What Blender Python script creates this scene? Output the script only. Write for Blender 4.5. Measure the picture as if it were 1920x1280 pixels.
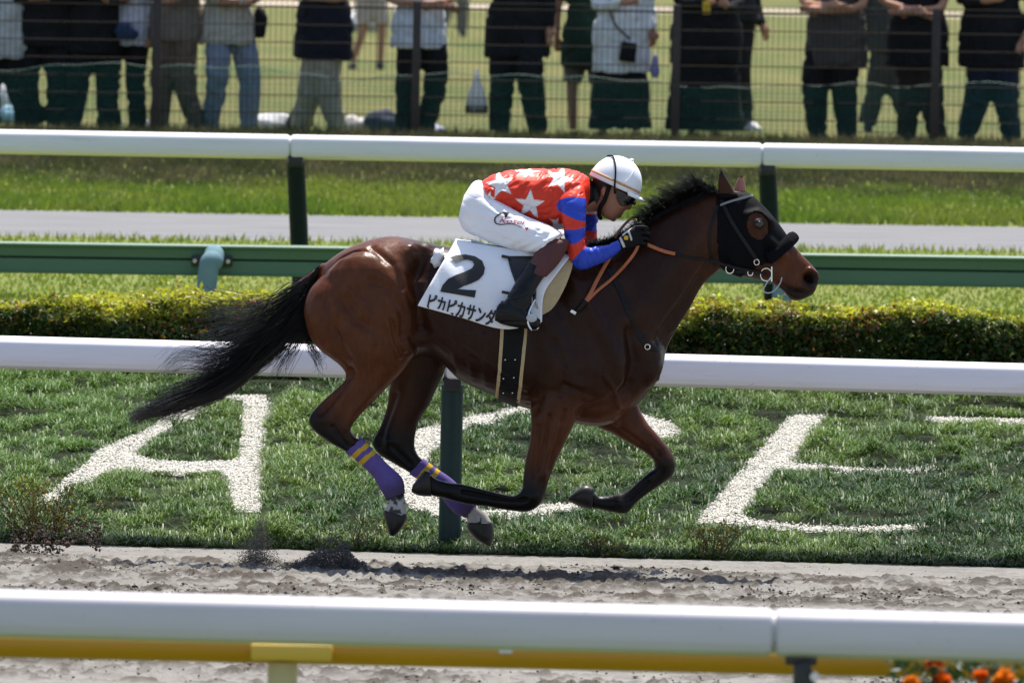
import bpy, bmesh, math
import numpy as np
from mathutils import Vector, Matrix

scene = bpy.context.scene
for _o in list(bpy.data.objects):
    bpy.data.objects.remove(_o)
COL = scene.collection
R = math.radians

# ------------------------------------------------------------------ camera
FPX = 24000.0                     # focal length in photograph pixels (1920 wide)
CAM = np.array([0.0, -60.0, 3.2])
PITCH, ROLL = 0.03508, 0.0177
_F = np.array([0, math.cos(PITCH), -math.sin(PITCH)])
_R0 = np.array([1.0, 0, 0]); _U0 = np.array([0, math.sin(PITCH), math.cos(PITCH)])
_Rt = math.cos(ROLL) * _R0 + math.sin(ROLL) * _U0
_Up = -math.sin(ROLL) * _R0 + math.cos(ROLL) * _U0
cam_data = bpy.data.cameras.new('camera')
cam_data.sensor_width = 36.0
cam_data.lens = FPX / 1920.0 * 36.0
cam_data.clip_start = 1.0
cam_data.clip_end = 4000.0
cam_data.dof.use_dof = True
cam_data.dof.focus_distance = 60.6
cam_data.dof.aperture_fstop = 9.0
cam = bpy.data.objects.new('camera', cam_data)
cam.matrix_world = Matrix(((_Rt[0], _Up[0], -_F[0], CAM[0]), (_Rt[1], _Up[1], -_F[1], CAM[1]),
                           (_Rt[2], _Up[2], -_F[2], CAM[2]), (0, 0, 0, 1)))
COL.objects.link(cam)
scene.camera = cam

# ------------------------------------------------------------------ light
SUN_EL, SUN_AZ = R(69), R(14)     # azimuth from +Y (behind the scene), positive = towards +X
sun_dir = np.array([math.sin(SUN_AZ) * math.cos(SUN_EL), math.cos(SUN_AZ) * math.cos(SUN_EL), math.sin(SUN_EL)])
world = bpy.data.worlds.new('World'); scene.world = world; world.use_nodes = True
_nt = world.node_tree
_bg = _nt.nodes['Background']
_sky = _nt.nodes.new('ShaderNodeTexSky'); _sky.sky_type = 'NISHITA'; _sky.sun_disc = False
_sky.sun_elevation = SUN_EL; _sky.sun_rotation = SUN_AZ
_sky.air_density = 1.0; _sky.dust_density = 2.0; _sky.ozone_density = 1.0
_nt.links.new(_sky.outputs[0], _bg.inputs[0]); _bg.inputs[1].default_value = 0.12
_sd = bpy.data.lights.new('sun', 'SUN'); _sd.energy = 4.7; _sd.angle = R(0.53); _sd.color = (1.0, 0.95, 0.87)
_so = bpy.data.objects.new('sun', _sd); COL.objects.link(_so)
_so.rotation_euler = Vector(tuple(sun_dir)).to_track_quat('Z', 'Y').to_euler()
_so.location = (0, 30, 60)
scene.view_settings.view_transform = 'Standard'
scene.view_settings.look = 'None'
scene.view_settings.exposure = 0.72
scene.view_settings.gamma = 1.0
scene.view_settings.use_curve_mapping = False
scene.render.engine = 'CYCLES'
scene.cycles.use_denoising = True
scene.cycles.max_bounces = 8
scene.cycles.transparent_max_bounces = 24

# ------------------------------------------------------------------ helpers
def P(px, py, Y):
    """world point at depth plane Y that stands behind photograph pixel (px, py)"""
    d = _F * FPX + _Rt * (px - 960.0) + _Up * (640.0 - py)
    t = (Y - CAM[1]) / d[1]
    return CAM + t * d

def proj(p):
    q = np.asarray(p, float) - CAM
    w = q @ _F
    return np.stack([960 + FPX * (q @ _Rt) / w, 640 - FPX * (q @ _Up) / w], -1)

def _hash(ix, iy, seed):
    h = (ix.astype(np.int64) * 374761393 + iy.astype(np.int64) * 668265263 + seed * 974634777) & 0xFFFFFFFF
    h = ((h ^ (h >> 13)) * 1274126177) & 0xFFFFFFFF
    h = (h ^ (h >> 16)) & 0xFFFFFF
    return h / float(0xFFFFFF)

def vnoise(x, y, seed=0):
    x = np.asarray(x, float); y = np.asarray(y, float)
    ix = np.floor(x); iy = np.floor(y)
    fx = x - ix; fy = y - iy
    fx = fx * fx * (3 - 2 * fx); fy = fy * fy * (3 - 2 * fy)
    a = _hash(ix, iy, seed); b = _hash(ix + 1, iy, seed)
    c = _hash(ix, iy + 1, seed); d = _hash(ix + 1, iy + 1, seed)
    return (a * (1 - fx) + b * fx) * (1 - fy) + (c * (1 - fx) + d * fx) * fy

def fbm(x, y, octaves=4, seed=0):
    s = 0; a = 0.5; t = 0
    for o in range(octaves):
        s = s + a * vnoise(x * 2 ** o + 17.3 * o, y * 2 ** o - 9.1 * o, seed + o); t += a; a *= 0.5
    return s / t

def sstep(a, b, x):
    t = np.clip((np.asarray(x, float) - a) / (b - a), 0, 1)
    return t * t * (3 - 2 * t)

def lerp(a, b, t):
    return a + (b - a) * t

def new_mesh(name, V, F, mats=None, parent=None, col=None, smooth=True, mat_idx=None):
    me = bpy.data.meshes.new(name)
    V = np.asarray(V, float)
    if isinstance(F, np.ndarray) and F.ndim == 2:
        n, k = F.shape
        me.vertices.add(len(V)); me.vertices.foreach_set('co', V.ravel().astype(np.float32))
        me.loops.add(n * k); me.loops.foreach_set('vertex_index', F.ravel().astype(np.int32))
        me.polygons.add(n); me.polygons.foreach_set('loop_start', np.arange(0, n * k, k, dtype=np.int32))
        me.update(calc_edges=True)
    else:
        me.from_pydata([tuple(v) for v in V], [], [tuple(int(i) for i in f) for f in F])
        me.update()
    if smooth:
        me.polygons.foreach_set('use_smooth', np.ones(len(me.polygons), dtype=bool))
    if col is not None:
        set_col(me, col)
    if mats is not None:
        for m in (mats if isinstance(mats, (list, tuple)) else [mats]):
            me.materials.append(m)
    if mat_idx is not None:
        me.polygons.foreach_set('material_index', np.asarray(mat_idx, dtype=np.int32))
    return link(name, me, parent)

def link(name, me, parent=None):
    o = bpy.data.objects.new(name, me)
    COL.objects.link(o)
    if parent is not None:
        o.parent = parent
    return o

def set_col(me, col, name='Col'):
    c = np.ones((len(me.vertices), 4), np.float32)
    c[:, :3] = col
    at = me.attributes.new(name, 'FLOAT_COLOR', 'POINT')
    at.data.foreach_set('color', c.ravel())

def empty(name, loc=(0, 0, 0)):
    # thing root; its parts are given in world coordinates, so the root's own offset is undone in attach()
    o = bpy.data.objects.new(name, None)
    o.empty_display_size = 0.2
    o.location = tuple(float(a) for a in loc)
    COL.objects.link(o)
    return o

def attach(root, *parts):
    M = Matrix.Translation(root.location).inverted() if root.parent is None else Matrix.Identity(4)
    for p in parts:
        p.parent = root
        p.matrix_parent_inverse = M

def tag(o, label=None, cat=None, group=None, kind=None):
    if label: o['label'] = label
    if cat: o['category'] = cat
    if group: o['group'] = group
    if kind: o['kind'] = kind
    return o

class MB:
    """collects simple shapes into one mesh"""
    def __init__(s): s.V = []; s.F = []
    def add(s, V, F):
        o = len(s.V); s.V += [tuple(v) for v in V]; s.F += [tuple(i + o for i in f) for f in F]
        return s
    def box(s, c, h, rz=0.0, bev=0.0):
        bm = bmesh.new(); bmesh.ops.create_cube(bm, size=2.0)
        bmesh.ops.scale(bm, vec=Vector(h), verts=bm.verts)
        if bev > 0:
            bmesh.ops.bevel(bm, geom=list(bm.edges), offset=bev, segments=2, profile=0.5, affect='EDGES')
        if rz: bmesh.ops.rotate(bm, cent=(0, 0, 0), matrix=Matrix.Rotation(rz, 3, 'Y'), verts=bm.verts)
        bmesh.ops.translate(bm, vec=Vector(tuple(float(a) for a in c)), verts=bm.verts)
        bm.verts.index_update()
        s.add([v.co[:] for v in bm.verts], [[v.index for v in f.verts] for f in bm.faces]); bm.free()
        return s
    def tube(s, pts, rad, n=10, cap=True):
        V, F = tube_geo(pts, rad, n, cap); return s.add(V, F)
    def build(s, name, mat, parent=None, smooth=True, autosmooth=True):
        o = new_mesh(name, np.array(s.V), s.F, mat, None, smooth=False)
        if smooth:
            shade_auto(o.data)
        if parent is not None: attach(parent, o) if parent.type == 'EMPTY' else attach_to(parent, o)
        return o

def attach_to(par, *parts):
    for p in parts:
        p.parent = par
        p.matrix_parent_inverse = par.matrix_world.inverted() if par.parent is None else Matrix.Identity(4)

def sub(part, *subs):
    """sub-parts of a part (all vertices in world coordinates)"""
    for s_ in subs:
        s_.parent = part

def shade_auto(me, ang=0.6):
    me.polygons.foreach_set('use_smooth', np.ones(len(me.polygons), dtype=bool))
    bm = bmesh.new(); bm.from_mesh(me)
    for e in bm.edges:
        if len(e.link_faces) == 2 and e.link_faces[0].normal.angle(e.link_faces[1].normal, 0) > ang:
            e.smooth = False
    bm.to_mesh(me); bm.free()

def tube_geo(pts, rad, n=10, cap=True):
    pts = np.asarray(pts, float); m = len(pts)
    rad = np.broadcast_to(np.asarray(rad, float), (m,))
    T = np.gradient(pts, axis=0); T /= np.linalg.norm(T, axis=1)[:, None] + 1e-12
    ref = np.array([0, 1.0, 0]) if abs(T[0][1]) < 0.9 else np.array([1.0, 0, 0])
    V = []; N = None
    for i in range(m):
        if N is None: N = np.cross(T[i], ref)
        else: N = N - T[i] * (N @ T[i])
        N = N / (np.linalg.norm(N) + 1e-12); B = np.cross(T[i], N)
        for k in range(n):
            a = 2 * math.pi * k / n
            V.append(pts[i] + rad[i] * (math.cos(a) * N + math.sin(a) * B))
    F = []
    for i in range(m - 1):
        for k in range(n):
            k2 = (k + 1) % n
            F.append((i * n + k, i * n + k2, (i + 1) * n + k2, (i + 1) * n + k))
    if cap:
        F.append(tuple(range(n - 1, -1, -1))); F.append(tuple((m - 1) * n + k for k in range(n)))
    return V, F

def spline(pts, n):
    """Catmull-Rom through rows of pts, n samples per span"""
    p = np.asarray(pts, float)
    q = np.vstack([2 * p[0] - p[1], p, 2 * p[-1] - p[-2]])
    out = []
    for i in range(len(p) - 1):
        a, b, c, d = q[i], q[i + 1], q[i + 2], q[i + 3]
        for k in range(n):
            t = k / n
            out.append(0.5 * (2 * b + (c - a) * t + (2 * a - 5 * b + 4 * c - d) * t * t + (3 * b - a - 3 * c + d) * t ** 3))
    out.append(p[-1])
    return np.array(out)

# ------------------------------------------------------------------ materials
def _mix(nt, a, b, fac, blend='MIX'):
    m = nt.nodes.new('ShaderNodeMix'); m.data_type = 'RGBA'; m.blend_type = blend
    for sock, v in ((m.inputs[0], fac), (m.inputs[6], a), (m.inputs[7], b)):
        if hasattr(v, 'links') or isinstance(v, bpy.types.NodeSocket): nt.links.new(v, sock)
        elif isinstance(v, (int, float)): sock.default_value = v
        else: sock.default_value = (*v, 1.0)
    return m.outputs[2]

def mat(name, color=(0.5, 0.5, 0.5), rough=0.6, spec=0.5, metal=0.0, attr=False, n_scale=None, n_amt=0.25,
        n_col=None, bump=None, transl=0.0, transl_col=None, sheen=0.0, coat=0.0, coat_rough=0.2, stretch=(1, 1, 1), aniso=None):
    m = bpy.data.materials.new(name); m.use_nodes = True
    nt = m.node_tree; b = nt.nodes['Principled BSDF']
    b.inputs['Roughness'].default_value = rough
    b.inputs['Specular IOR Level'].default_value = spec
    b.inputs['Metallic'].default_value = metal
    b.inputs['Coat Weight'].default_value = coat
    b.inputs['Coat Roughness'].default_value = coat_rough
    b.inputs['Sheen Weight'].default_value = sheen
    base = (*color, 1.0)
    src = None
    if attr:
        a = nt.nodes.new('ShaderNodeAttribute'); a.attribute_name = 'Col'; src = a.outputs['Color']
    tc = None
    if n_scale or bump:
        tc = nt.nodes.new('ShaderNodeTexCoord'); mp = nt.nodes.new('ShaderNodeMapping')
        mp.inputs['Scale'].default_value = stretch
        nt.links.new(tc.outputs['Object'], mp.inputs[0]); tcv = mp.outputs[0]
    if n_scale:
        n = nt.nodes.new('ShaderNodeTexNoise'); n.inputs['Scale'].default_value = n_scale
        n.inputs['Detail'].default_value = 6.0; n.inputs['Roughness'].default_value = 0.6
        nt.links.new(tcv, n.inputs['Vector'])
        r = nt.nodes.new('ShaderNodeMapRange'); r.inputs[1].default_value = 0.3; r.inputs[2].default_value = 0.7
        nt.links.new(n.outputs['Fac'], r.inputs[0])
        c2 = n_col if n_col is not None else tuple(max(0, c * (1 - n_amt * 2)) for c in color)
        if attr:
            dk = _mix(nt, src, (1 - n_amt * 1.6,) * 3, 1.0, 'MULTIPLY')
            src = _mix(nt, src, dk, r.outputs[0])
        else:
            src = _mix(nt, color, c2, r.outputs[0])
    if src is not None: nt.links.new(src, b.inputs['Base Color'])
    else: b.inputs['Base Color'].default_value = base
    if bump:
        bs, bd = bump[0], bump[1]
        n = nt.nodes.new('ShaderNodeTexNoise'); n.inputs['Scale'].default_value = bs; n.inputs['Detail'].default_value = 5.0
        nt.links.new(tcv, n.inputs['Vector'])
        bp = nt.nodes.new('ShaderNodeBump'); bp.inputs['Distance'].default_value = bd
        bp.inputs['Strength'].default_value = bump[2] if len(bump) > 2 else 0.6
        nt.links.new(n.outputs['Fac'], bp.inputs['Height']); nt.links.new(bp.outputs[0], b.inputs['Normal'])
    if transl > 0:
        t = nt.nodes.new('ShaderNodeBsdfTranslucent'); mx = nt.nodes.new('ShaderNodeMixShader')
        mx.inputs[0].default_value = transl
        if src is not None:
            br = _mix(nt, src, transl_col or (1.3, 1.35, 0.7), 1.0, 'MULTIPLY'); nt.links.new(br, t.inputs['Color'])
        else: t.inputs['Color'].default_value = base
        out = nt.nodes['Material Output']
        nt.links.new(b.outputs[0], mx.inputs[1]); nt.links.new(t.outputs[0], mx.inputs[2]); nt.links.new(mx.outputs[0], out.inputs[0])
    return m
# ------------------------------------------------------------------ terrain
Y_RAIL = 1.9            # inner rail of the dirt course
HY = 0.4                # lane of the galloping horse
def _zg(Y, rowl, rowr):
    a = P(0, rowl, Y); b = P(1920, rowr, Y)
    g = (b[2] - a[2]) / (b[0] - a[0]); return a[2] - g * a[0], g
_ctl = []
_z, _g = _zg(Y_RAIL, 1018, 1064)
Z_EDGE, G_EDGE = _z, _g
_ctl += [(-400, _z, 0.0), (-60, _z, 0.0), (-20, _z, _g), (Y_RAIL, _z, _g)]
_ctl += [(10.2, 0.50, -0.002), (11.4, 0.53, 0.0), (20.0, 0.63, 0.0)]
_a = _zg(24.0, 443, 472); _b = _zg(29.0, 394, 426)
_ctl += [(24.0, _a[0], _a[1]), (29.0, _b[0], _b[1])]
_c = _zg(38.0, 252, 280)
_ctl += [(38.0, _c[0], _c[1]), (60, _c[0], 0.0), (3000, _c[0], 0.0)]
_ctl = np.array(_ctl)
def ground_z(x, y):
    x = np.asarray(x, float); y = np.asarray(y, float)
    return np.interp(y, _ctl[:, 0], _ctl[:, 1]) + np.interp(y, _ctl[:, 0], _ctl[:, 2]) * np.clip(x, -9, 9)

def grid(xs, ys, zf):
    X, Y = np.meshgrid(xs, ys); Z = zf(X, Y)
    V = np.stack([X, Y, Z], -1).reshape(-1, 3)
    nx, ny = len(xs), len(ys)
    i = np.arange(ny - 1)[:, None] * nx + np.arange(nx - 1)[None, :]
    F = np.stack([i, i + 1, i + nx + 1, i + nx], -1).reshape(-1, 4)
    return V, F
XC = np.concatenate([[-1800, -600, -200, -80, -40, -20, -12], np.arange(-9, 9.01, 0.25), [12, 20, 40, 80, 200, 600, 1800]])

M_sand = mat('dirt_sand', attr=True, rough=0.95, spec=0.15, n_scale=55, n_amt=0.16, bump=(160, 0.012, 0.7))
M_soil = mat('bank_soil', (0.022, 0.03, 0.012), rough=0.95, spec=0.1, n_scale=9, n_amt=0.3)
M_lawn = mat('lawn', (0.115, 0.165, 0.03), rough=0.9, spec=0.15, n_scale=3.5, n_amt=0.2, n_col=(0.20, 0.205, 0.06), bump=(60, 0.02, 0.8))
M_infield = mat('infield_lawn', (0.17, 0.150, 0.055), rough=0.9, spec=0.1, n_scale=0.9, n_amt=0.2, n_col=(0.075, 0.105, 0.028), bump=(30, 0.05, 1.0), stretch=(1, .22, 1))
M_near = mat('near_lawn', (0.085, 0.125, 0.035), rough=0.9, spec=0.1, n_scale=4, n_amt=0.2)
M_path = mat('asphalt', (0.19, 0.19, 0.195), rough=0.9, spec=0.2, n_scale=2.2, n_col=(0.14, 0.14, 0.145), bump=(200, 0.004, 0.5), stretch=(.5, 1.6, 1))
M_beige = mat('sandy_path', (0.50, 0.42, 0.33), rough=0.95, spec=0.1, n_scale=1)

# dirt course: coarse sheet round a finely churned patch
def sand_relief(x, y):
    e = np.minimum(np.minimum(x + 4.8, 4.8 - x), np.minimum(y + 11.5, Y_RAIL - y + 0.25))
    fade = sstep(0.0, 0.5, e)
    rows = fbm(x * 0.22 + 3, y * 1.7, 3, 5)                        # long harrow / hoof rows
    churn = sstep(0.40, 0.62, rows) * sstep(1.55, 0.7, y)
    big = (fbm(x * 1.1, y * 1.6, 3, 11) - 0.5) * 0.012
    clod = np.maximum(fbm(x * 19, y * 15, 3, 21) - 0.5, 0) * 0.075
    fine = (fbm(x * 38, y * 24, 2, 31) - 0.5) * 0.014
    lump = np.maximum(fbm(x * 6.5, y * 6.0, 3, 41) - 0.50, 0) * 0.03
    return (big + (0.25 + 0.9 * churn) * (clod + lump) + fine * (0.5 + churn)) * fade, churn, clod, lump
xs = np.arange(-4.8, 4.801, 0.0135); ys = np.concatenate([np.arange(-11.5, -3, 0.06), np.arange(-3, Y_RAIL + 0.001, 0.022)]); ys[-1] = Y_RAIL
V, F = grid(xs, ys, lambda X, Y: ground_z(X, Y) + sand_relief(X, Y)[0])
_r, churn, clod, lump = sand_relief(V[:, 0], V[:, 1])
streak = sstep(.46, .60, fbm(V[:, 0] * .5, V[:, 1] * 2.6, 3, 88)) * sstep(.40, .58, fbm(V[:, 0] * 13, V[:, 1] * 8, 3, 90)) * sstep(1.5, .9, V[:, 1])
wet = np.clip(sstep(0.002, 0.012, clod) * (0.2 + 0.8 * churn) + 0.7 * sstep(0.002, 0.010, lump) * churn + .75 * streak, 0, 1) * sstep(0.22, 0.5, fbm(V[:, 0] * 3, V[:, 1] * 3, 3, 77))
dry = np.array([0.255, 0.243, 0.222]); dk = np.array([0.085, 0.072, 0.060])
tone = 0.82 + 0.36 * fbm(V[:, 0] * 1.5, V[:, 1] * 2.5, 4, 91)
colr = (dry * (1 - wet[:, None]) + dk * wet[:, None]) * tone[:, None]
dirt = new_mesh('dirt_track', V, F, M_sand, col=colr)
tag(dirt, kind='structure')
# loose clods lying on the churned sand
_cr = np.random.default_rng(4); nC = 95000
cp_ = np.stack([_cr.uniform(-5, 5, nC), _cr.uniform(-11, 1.6, nC)], -1)
_rz, _ch, _cl, _lu = sand_relief(cp_[:, 0], cp_[:, 1])
kc = _cr.uniform(0, 1, nC) < (0.03 + 0.97 * sstep(.44, .60, fbm(cp_[:, 0] * .55, cp_[:, 1] * 2.6, 3, 88)) * sstep(.38, .56, fbm(cp_[:, 0] * 3, cp_[:, 1] * 3, 2, 89))) * sstep(1.7, .9, cp_[:, 1])
cp_ = cp_[kc]; _rz = _rz[kc]; m_ = len(cp_)
ico = np.array([(0, 0, 1), (.9, 0, .2), (.28, .85, .35), (-.72, .53, .1), (-.72, -.53, .3), (.28, -.85, .15), (0, 0, -.6)], float)
fc_ = np.array([(0, 1, 2), (0, 2, 3), (0, 3, 4), (0, 4, 5), (0, 5, 1), (6, 2, 1), (6, 3, 2), (6, 4, 3), (6, 5, 4), (6, 1, 5)])
sz = np.exp(_cr.normal(-5.75, .5, m_)); sz = np.minimum(sz, .018)
V = ico[None] * (sz[:, None] * _cr.uniform(.7, 1.3, (m_, 3)))[:, None, :] * np.array([1.25, 1.25, .8]) + _cr.normal(0, .18, (m_, 7, 3)) * sz[:, None, None]
V += np.column_stack([cp_, ground_z(cp_[:, 0], cp_[:, 1]) + _rz + sz * .25])[:, None, :]
cc_ = lerp(np.array([.050, .040, .033]), np.array([.19, .175, .155]), _cr.uniform(0, 1, (m_, 1)) ** 1.3)
o = new_mesh('sand_clods', V.reshape(-1, 3), (np.arange(m_)[:, None, None] * 7 + fc_[None]).reshape(-1, 3), M_sand, col=np.repeat(cc_, 7, 0))
tag(o, 'loose damp clods scattered over the dirt course', 'dirt', kind='stuff')
# surrounding coarse dirt
xl = XC[XC < -4.8]; xr = XC[XC > 4.8]
VV = []; FF = []; off = 0
for xs_, ys_ in ((np.append(xl, -4.8), np.array([-16.5, -11.5, -6, Y_RAIL])), (np.insert(xr, 0, 4.8), np.array([-16.5, -11.5, -6, Y_RAIL])),
                 (np.arange(-4.8, 4.81, 0.48), np.array([-16.5, -14, -11.5]))):
    v, f = grid(xs_, ys_, ground_z); VV.append(v); FF.append(f + off); off += len(v)
VV = np.vstack(VV)
o = new_mesh('outer_dirt', VV, np.vstack(FF), M_sand, col=np.tile(dry * 0.98, (len(VV), 1))); tag(o, kind='structure')

def strip(name, ys_, m):
    v, f = grid(XC, np.array(ys_, float), ground_z)
    return tag(new_mesh(name, v, f, m), kind='structure')
strip('near_lawn', [-22.5, -20, -16.5], M_near)
strip('stand_apron', [-400, -120, -60, -30, -22.5], mat('apron_paving', (0.33, 0.325, 0.32), rough=.9, spec=.2, n_scale=3, n_col=(0.28, 0.275, 0.27)))
def mound(x, y):
    # uneven hummocks of the planted bank
    e = sstep(Y_RAIL, Y_RAIL + .35, y) * sstep(10.3, 9.9, y)
    return (np.maximum(fbm(x * 3.6, y * 2.6, 3, 201) - .36, 0) * .26 + np.maximum(fbm(x * 8, y * 6, 2, 202) - .42, 0) * .07) * e
strip('grass_bank', list(np.linspace(Y_RAIL, 10.2, 8)) + [11.4], M_soil)
strip('course_lawn', [11.4, 14, 17, 20, 22, 24], M_lawn)
strip('service_path', [24, 26.5, 29], M_path)
strip('verge_lawn', [29, 32, 35, 38], M_lawn)
strip('infield_lawn', [38, 45, 60, 100, 147], M_infield)
strip('infield_path', [147, 157], M_beige)
strip('far_lawn', [157, 300, 700, 2500], M_infield)

# ------------------------------------------------------------------ running rails
M_white = mat('white_rail_vinyl', (0.80, 0.785, 0.845), rough=0.55, spec=0.15, n_scale=5.0, n_col=(0.72, 0.705, 0.76), stretch=(0.25, 1, 3))
def add_specks(m, scale, lo, hi, colr, stretch=(1, 1, 1)):
    # fine mud splashes: a sparse noise mixed over the base colour
    nt = m.node_tree; b = nt.nodes['Principled BSDF']; src = b.inputs['Base Color'].links[0].from_socket
    tc = nt.nodes.new('ShaderNodeTexCoord'); mp = nt.nodes.new('ShaderNodeMapping'); mp.inputs['Scale'].default_value = stretch
    n = nt.nodes.new('ShaderNodeTexNoise'); n.inputs['Scale'].default_value = scale; n.inputs['Detail'].default_value = 3.0
    r = nt.nodes.new('ShaderNodeMapRange'); r.inputs[1].default_value = lo; r.inputs[2].default_value = hi
    nt.links.new(tc.outputs['Object'], mp.inputs[0]); nt.links.new(mp.outputs[0], n.inputs['Vector']); nt.links.new(n.outputs['Fac'], r.inputs[0])
    nt.links.new(_mix(nt, src, colr, r.outputs[0]), b.inputs['Base Color'])
add_specks(M_white, 55.0, 0.70, 0.78, (0.30, 0.27, 0.24))
add_specks(M_white, 2.6, 0.60, 0.90, (0.52, 0.50, 0.50), (0.5, 1, 5))
M_joint = mat('rail_joint_grey', (0.5, 0.5, 0.52), rough=0.5)
M_postgreen = mat('dark_green_post', (0.006, 0.024, 0.026), rough=0.4, spec=0.3, n_scale=40, n_col=(0.010, 0.034, 0.036))
M_postdark = mat('blackish_green_post', (0.003, 0.014, 0.008), rough=0.5, spec=0.2, n_scale=30)
M_black = mat('black_steel', (0.012, 0.012, 0.013), rough=0.45)
M_greenrail = mat('guard_rail_green', (0.064, 0.140, 0.080), rough=0.45, spec=0.4, n_scale=3, n_col=(0.080, 0.165, 0.10), stretch=(.4, 1, 2))
M_bluepipe = mat('pale_blue_pipe', (0.17, 0.27, 0.31), rough=0.8, spec=0.12, n_scale=12, n_col=(0.14, 0.23, 0.27))
M_yellow = mat('amber_pipe', (0.58, 0.27, 0.008), rough=0.4, spec=0.4, n_scale=3, n_col=(0.50, 0.23, 0.008), stretch=(.4, 1, 1))
M_yellow2 = mat('yellow_clamp', (0.72, 0.44, 0.05), rough=0.45)
M_cream = mat('cream_post', (0.62, 0.50, 0.29), rough=0.6, n_scale=5, n_col=(0.54, 0.43, 0.24))
M_bolt = mat('bolt_steel', (0.5, 0.5, 0.5), rough=0.35, metal=0.9)

def rail_profile(w, h, n=28, e=2.7):
    # flat-sided hollow section: domed top, slightly bellied sides, tucked-in bottom edge
    q = []
    for k in range(13):
        a = math.pi * k / 12; q.append((math.cos(a) * w / 2, h * 0.20 + math.sin(a) ** 0.8 * h * 0.30))
    q += [(-w / 2 * 1.01, 0.0), (-w / 2, -h * 0.22)]
    for k in range(7):
        a = math.pi * k / 6; q.append((-math.cos(a) * w / 2 * 0.98, -h * 0.25 - math.sin(a) ** 0.9 * h * 0.25))
    q += [(w / 2, -h * 0.22), (w / 2 * 1.01, 0.0)]
    return np.array(q)

def rail_beam(name, xa, xb, Y, zf, w, h, parent, m=M_white):
    """one length of running rail, its ends turned in a little"""
    pr = rail_profile(w, h)
    n = len(pr)
    st = [(xa, 0.86), (xa + 0.006, 0.96), (xa + 0.018, 1.0), (xb - 0.018, 1.0), (xb - 0.006, 0.96), (xb, 0.86)]
    V = []; F = []
    for x, s in st:
        for q in pr: V.append((x, Y + q[0] * s, zf(x) + q[1] * s))
    for i in range(len(st) - 1):
        for k in range(n):
            k2 = (k + 1) % n; F.append((i * n + k, (i + 1) * n + k, (i + 1) * n + k2, i * n + k2))
    F.append(tuple(range(n))); F.append(tuple((len(st) - 1) * n + k for k in range(n - 1, -1, -1)))
    o = new_mesh(name, V, F, m, smooth=False); shade_auto(o.data, 0.5); attach(parent, o)
    return o

M_rail_worn = mat('worn_white_rail', (0.58, 0.555, 0.585), rough=0.5, spec=0.2, n_scale=5.0, n_col=(0.515, 0.49, 0.52), stretch=(0.25, 1, 3))
add_specks(M_rail_worn, 55.0, 0.70, 0.78, (0.25, 0.23, 0.2))
def running_rail(label, Y, row0, row1, hpx, xj, post_w, group, mpost=M_postgreen, w=0.17, lean=0.0, post_dx=0.035, mrail=M_white):
    """row0,row1: photograph rows of the beam's top at the left and right frame edge; xj: photo column of one joint"""
    s = FPX / (Y - CAM[1]); h = hpx / s
    a = P(0, row0, Y); b = P(1920, row1, Y)
    g = (b[2] - a[2]) / (b[0] - a[0])
    zf = lambda x: a[2] + g * (x - a[0]) - h / 2
    x0 = P(xj, 640, Y)[0]; L = 2.95
    r = empty('running_rail', (x0, Y, float(ground_z(x0, Y))))
    k0 = int(math.floor((-13 - x0) / L)); k1 = int(math.ceil((13 - x0) / L))
    for k in range(k0, k1):
        rail_beam('rail_beam', x0 + k * L + 0.006, x0 + (k + 1) * L - 0.006, Y, zf, w, h, r, mrail)
    for k in range(k0, k1 + 1):
        x = x0 + k * L
        sl = MB().tube([(x - 0.05, Y, zf(x)), (x + 0.05, Y, zf(x))], h * 0.44, 14).build('joint_sleeve', M_joint, r)
        zg = float(ground_z(x, Y)) - 0.12
        zt = zf(x) - h / 2 + 0.012
        xp = x + post_dx
        pts = [(xp + lean, Y + 0.02, zg), (xp + lean * 0.4, Y + 0.02, lerp(zg, zt, 0.6)), (xp, Y + 0.01, zt - 0.03)]
        V, F = [], []
        post = MB()
        ptsm = spline(pts, 5)
        post.tube(ptsm, post_w / 2, 16).build('post', mpost, r)
        MB().box((xp, Y, zt - 0.028), (post_w * 0.40, post_w * 0.53, 0.034), bev=0.008).build('saddle_bracket', M_black, r)
    tag(r, label, 'rail', group)
    return r, zf, x0
running_rail('white running rail on dark green posts right behind the horse', Y_RAIL + 0.35, 629, 681, 62, 836, 0.108, 'white running rails')
running_rail('far white running rail in front of the wire fence and spectators', 20.0, 243, 277, 46, 538, 0.115, 'white running rails', lean=0.06, w=0.15, mpost=M_postdark)
_near, zf_near, xj_near = running_rail('nearest white running rail across the bottom of the picture', -19.7, 1104, 1151, 91, 1461, 0.055, 'white running rails', mpost=M_black, mrail=M_rail_worn, post_dx=0.09)

# amber pipe rail behind the nearest running rail
Yp = -17.6
sp = FPX / (Yp - CAM[1])
pa = P(0, 1206, Yp); pb = P(1690, 1243, Yp)
gp = (pb[2] - pa[2]) / (pb[0] - pa[0])
yr = empty('pipe_rail', (P(530, 1240, Yp)[0], Yp, float(ground_z(0, Yp))))
zy = lambda x: pa[2] + gp * (x - pa[0])
MB().tube([(-9, Yp, zy(-9)), (0, Yp, zy(0)), (pb[0], Yp, zy(pb[0])), (pb[0] + 1.3, Yp, zy(pb[0] + 1.3))], 0.046, 20).build('pipe', M_yellow, yr)
for k in range(-2, 1):
    x = P(530, 1240, Yp)[0] + k * 3.2
    MB().box((x + 0.03, Yp - 0.062, zy(x) - 0.004), (0.135, 0.026, 0.027), bev=0.010).build('clamp', M_yellow2, yr)
    MB().tube([(x, Yp + 0.01, float(ground_z(x, Yp)) - 0.1), (x, Yp + 0.01, zy(x) - 0.04)], 0.05, 18).build('post', M_cream, yr)
xs_ = P(948, 1220, Yp)[0]
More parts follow.
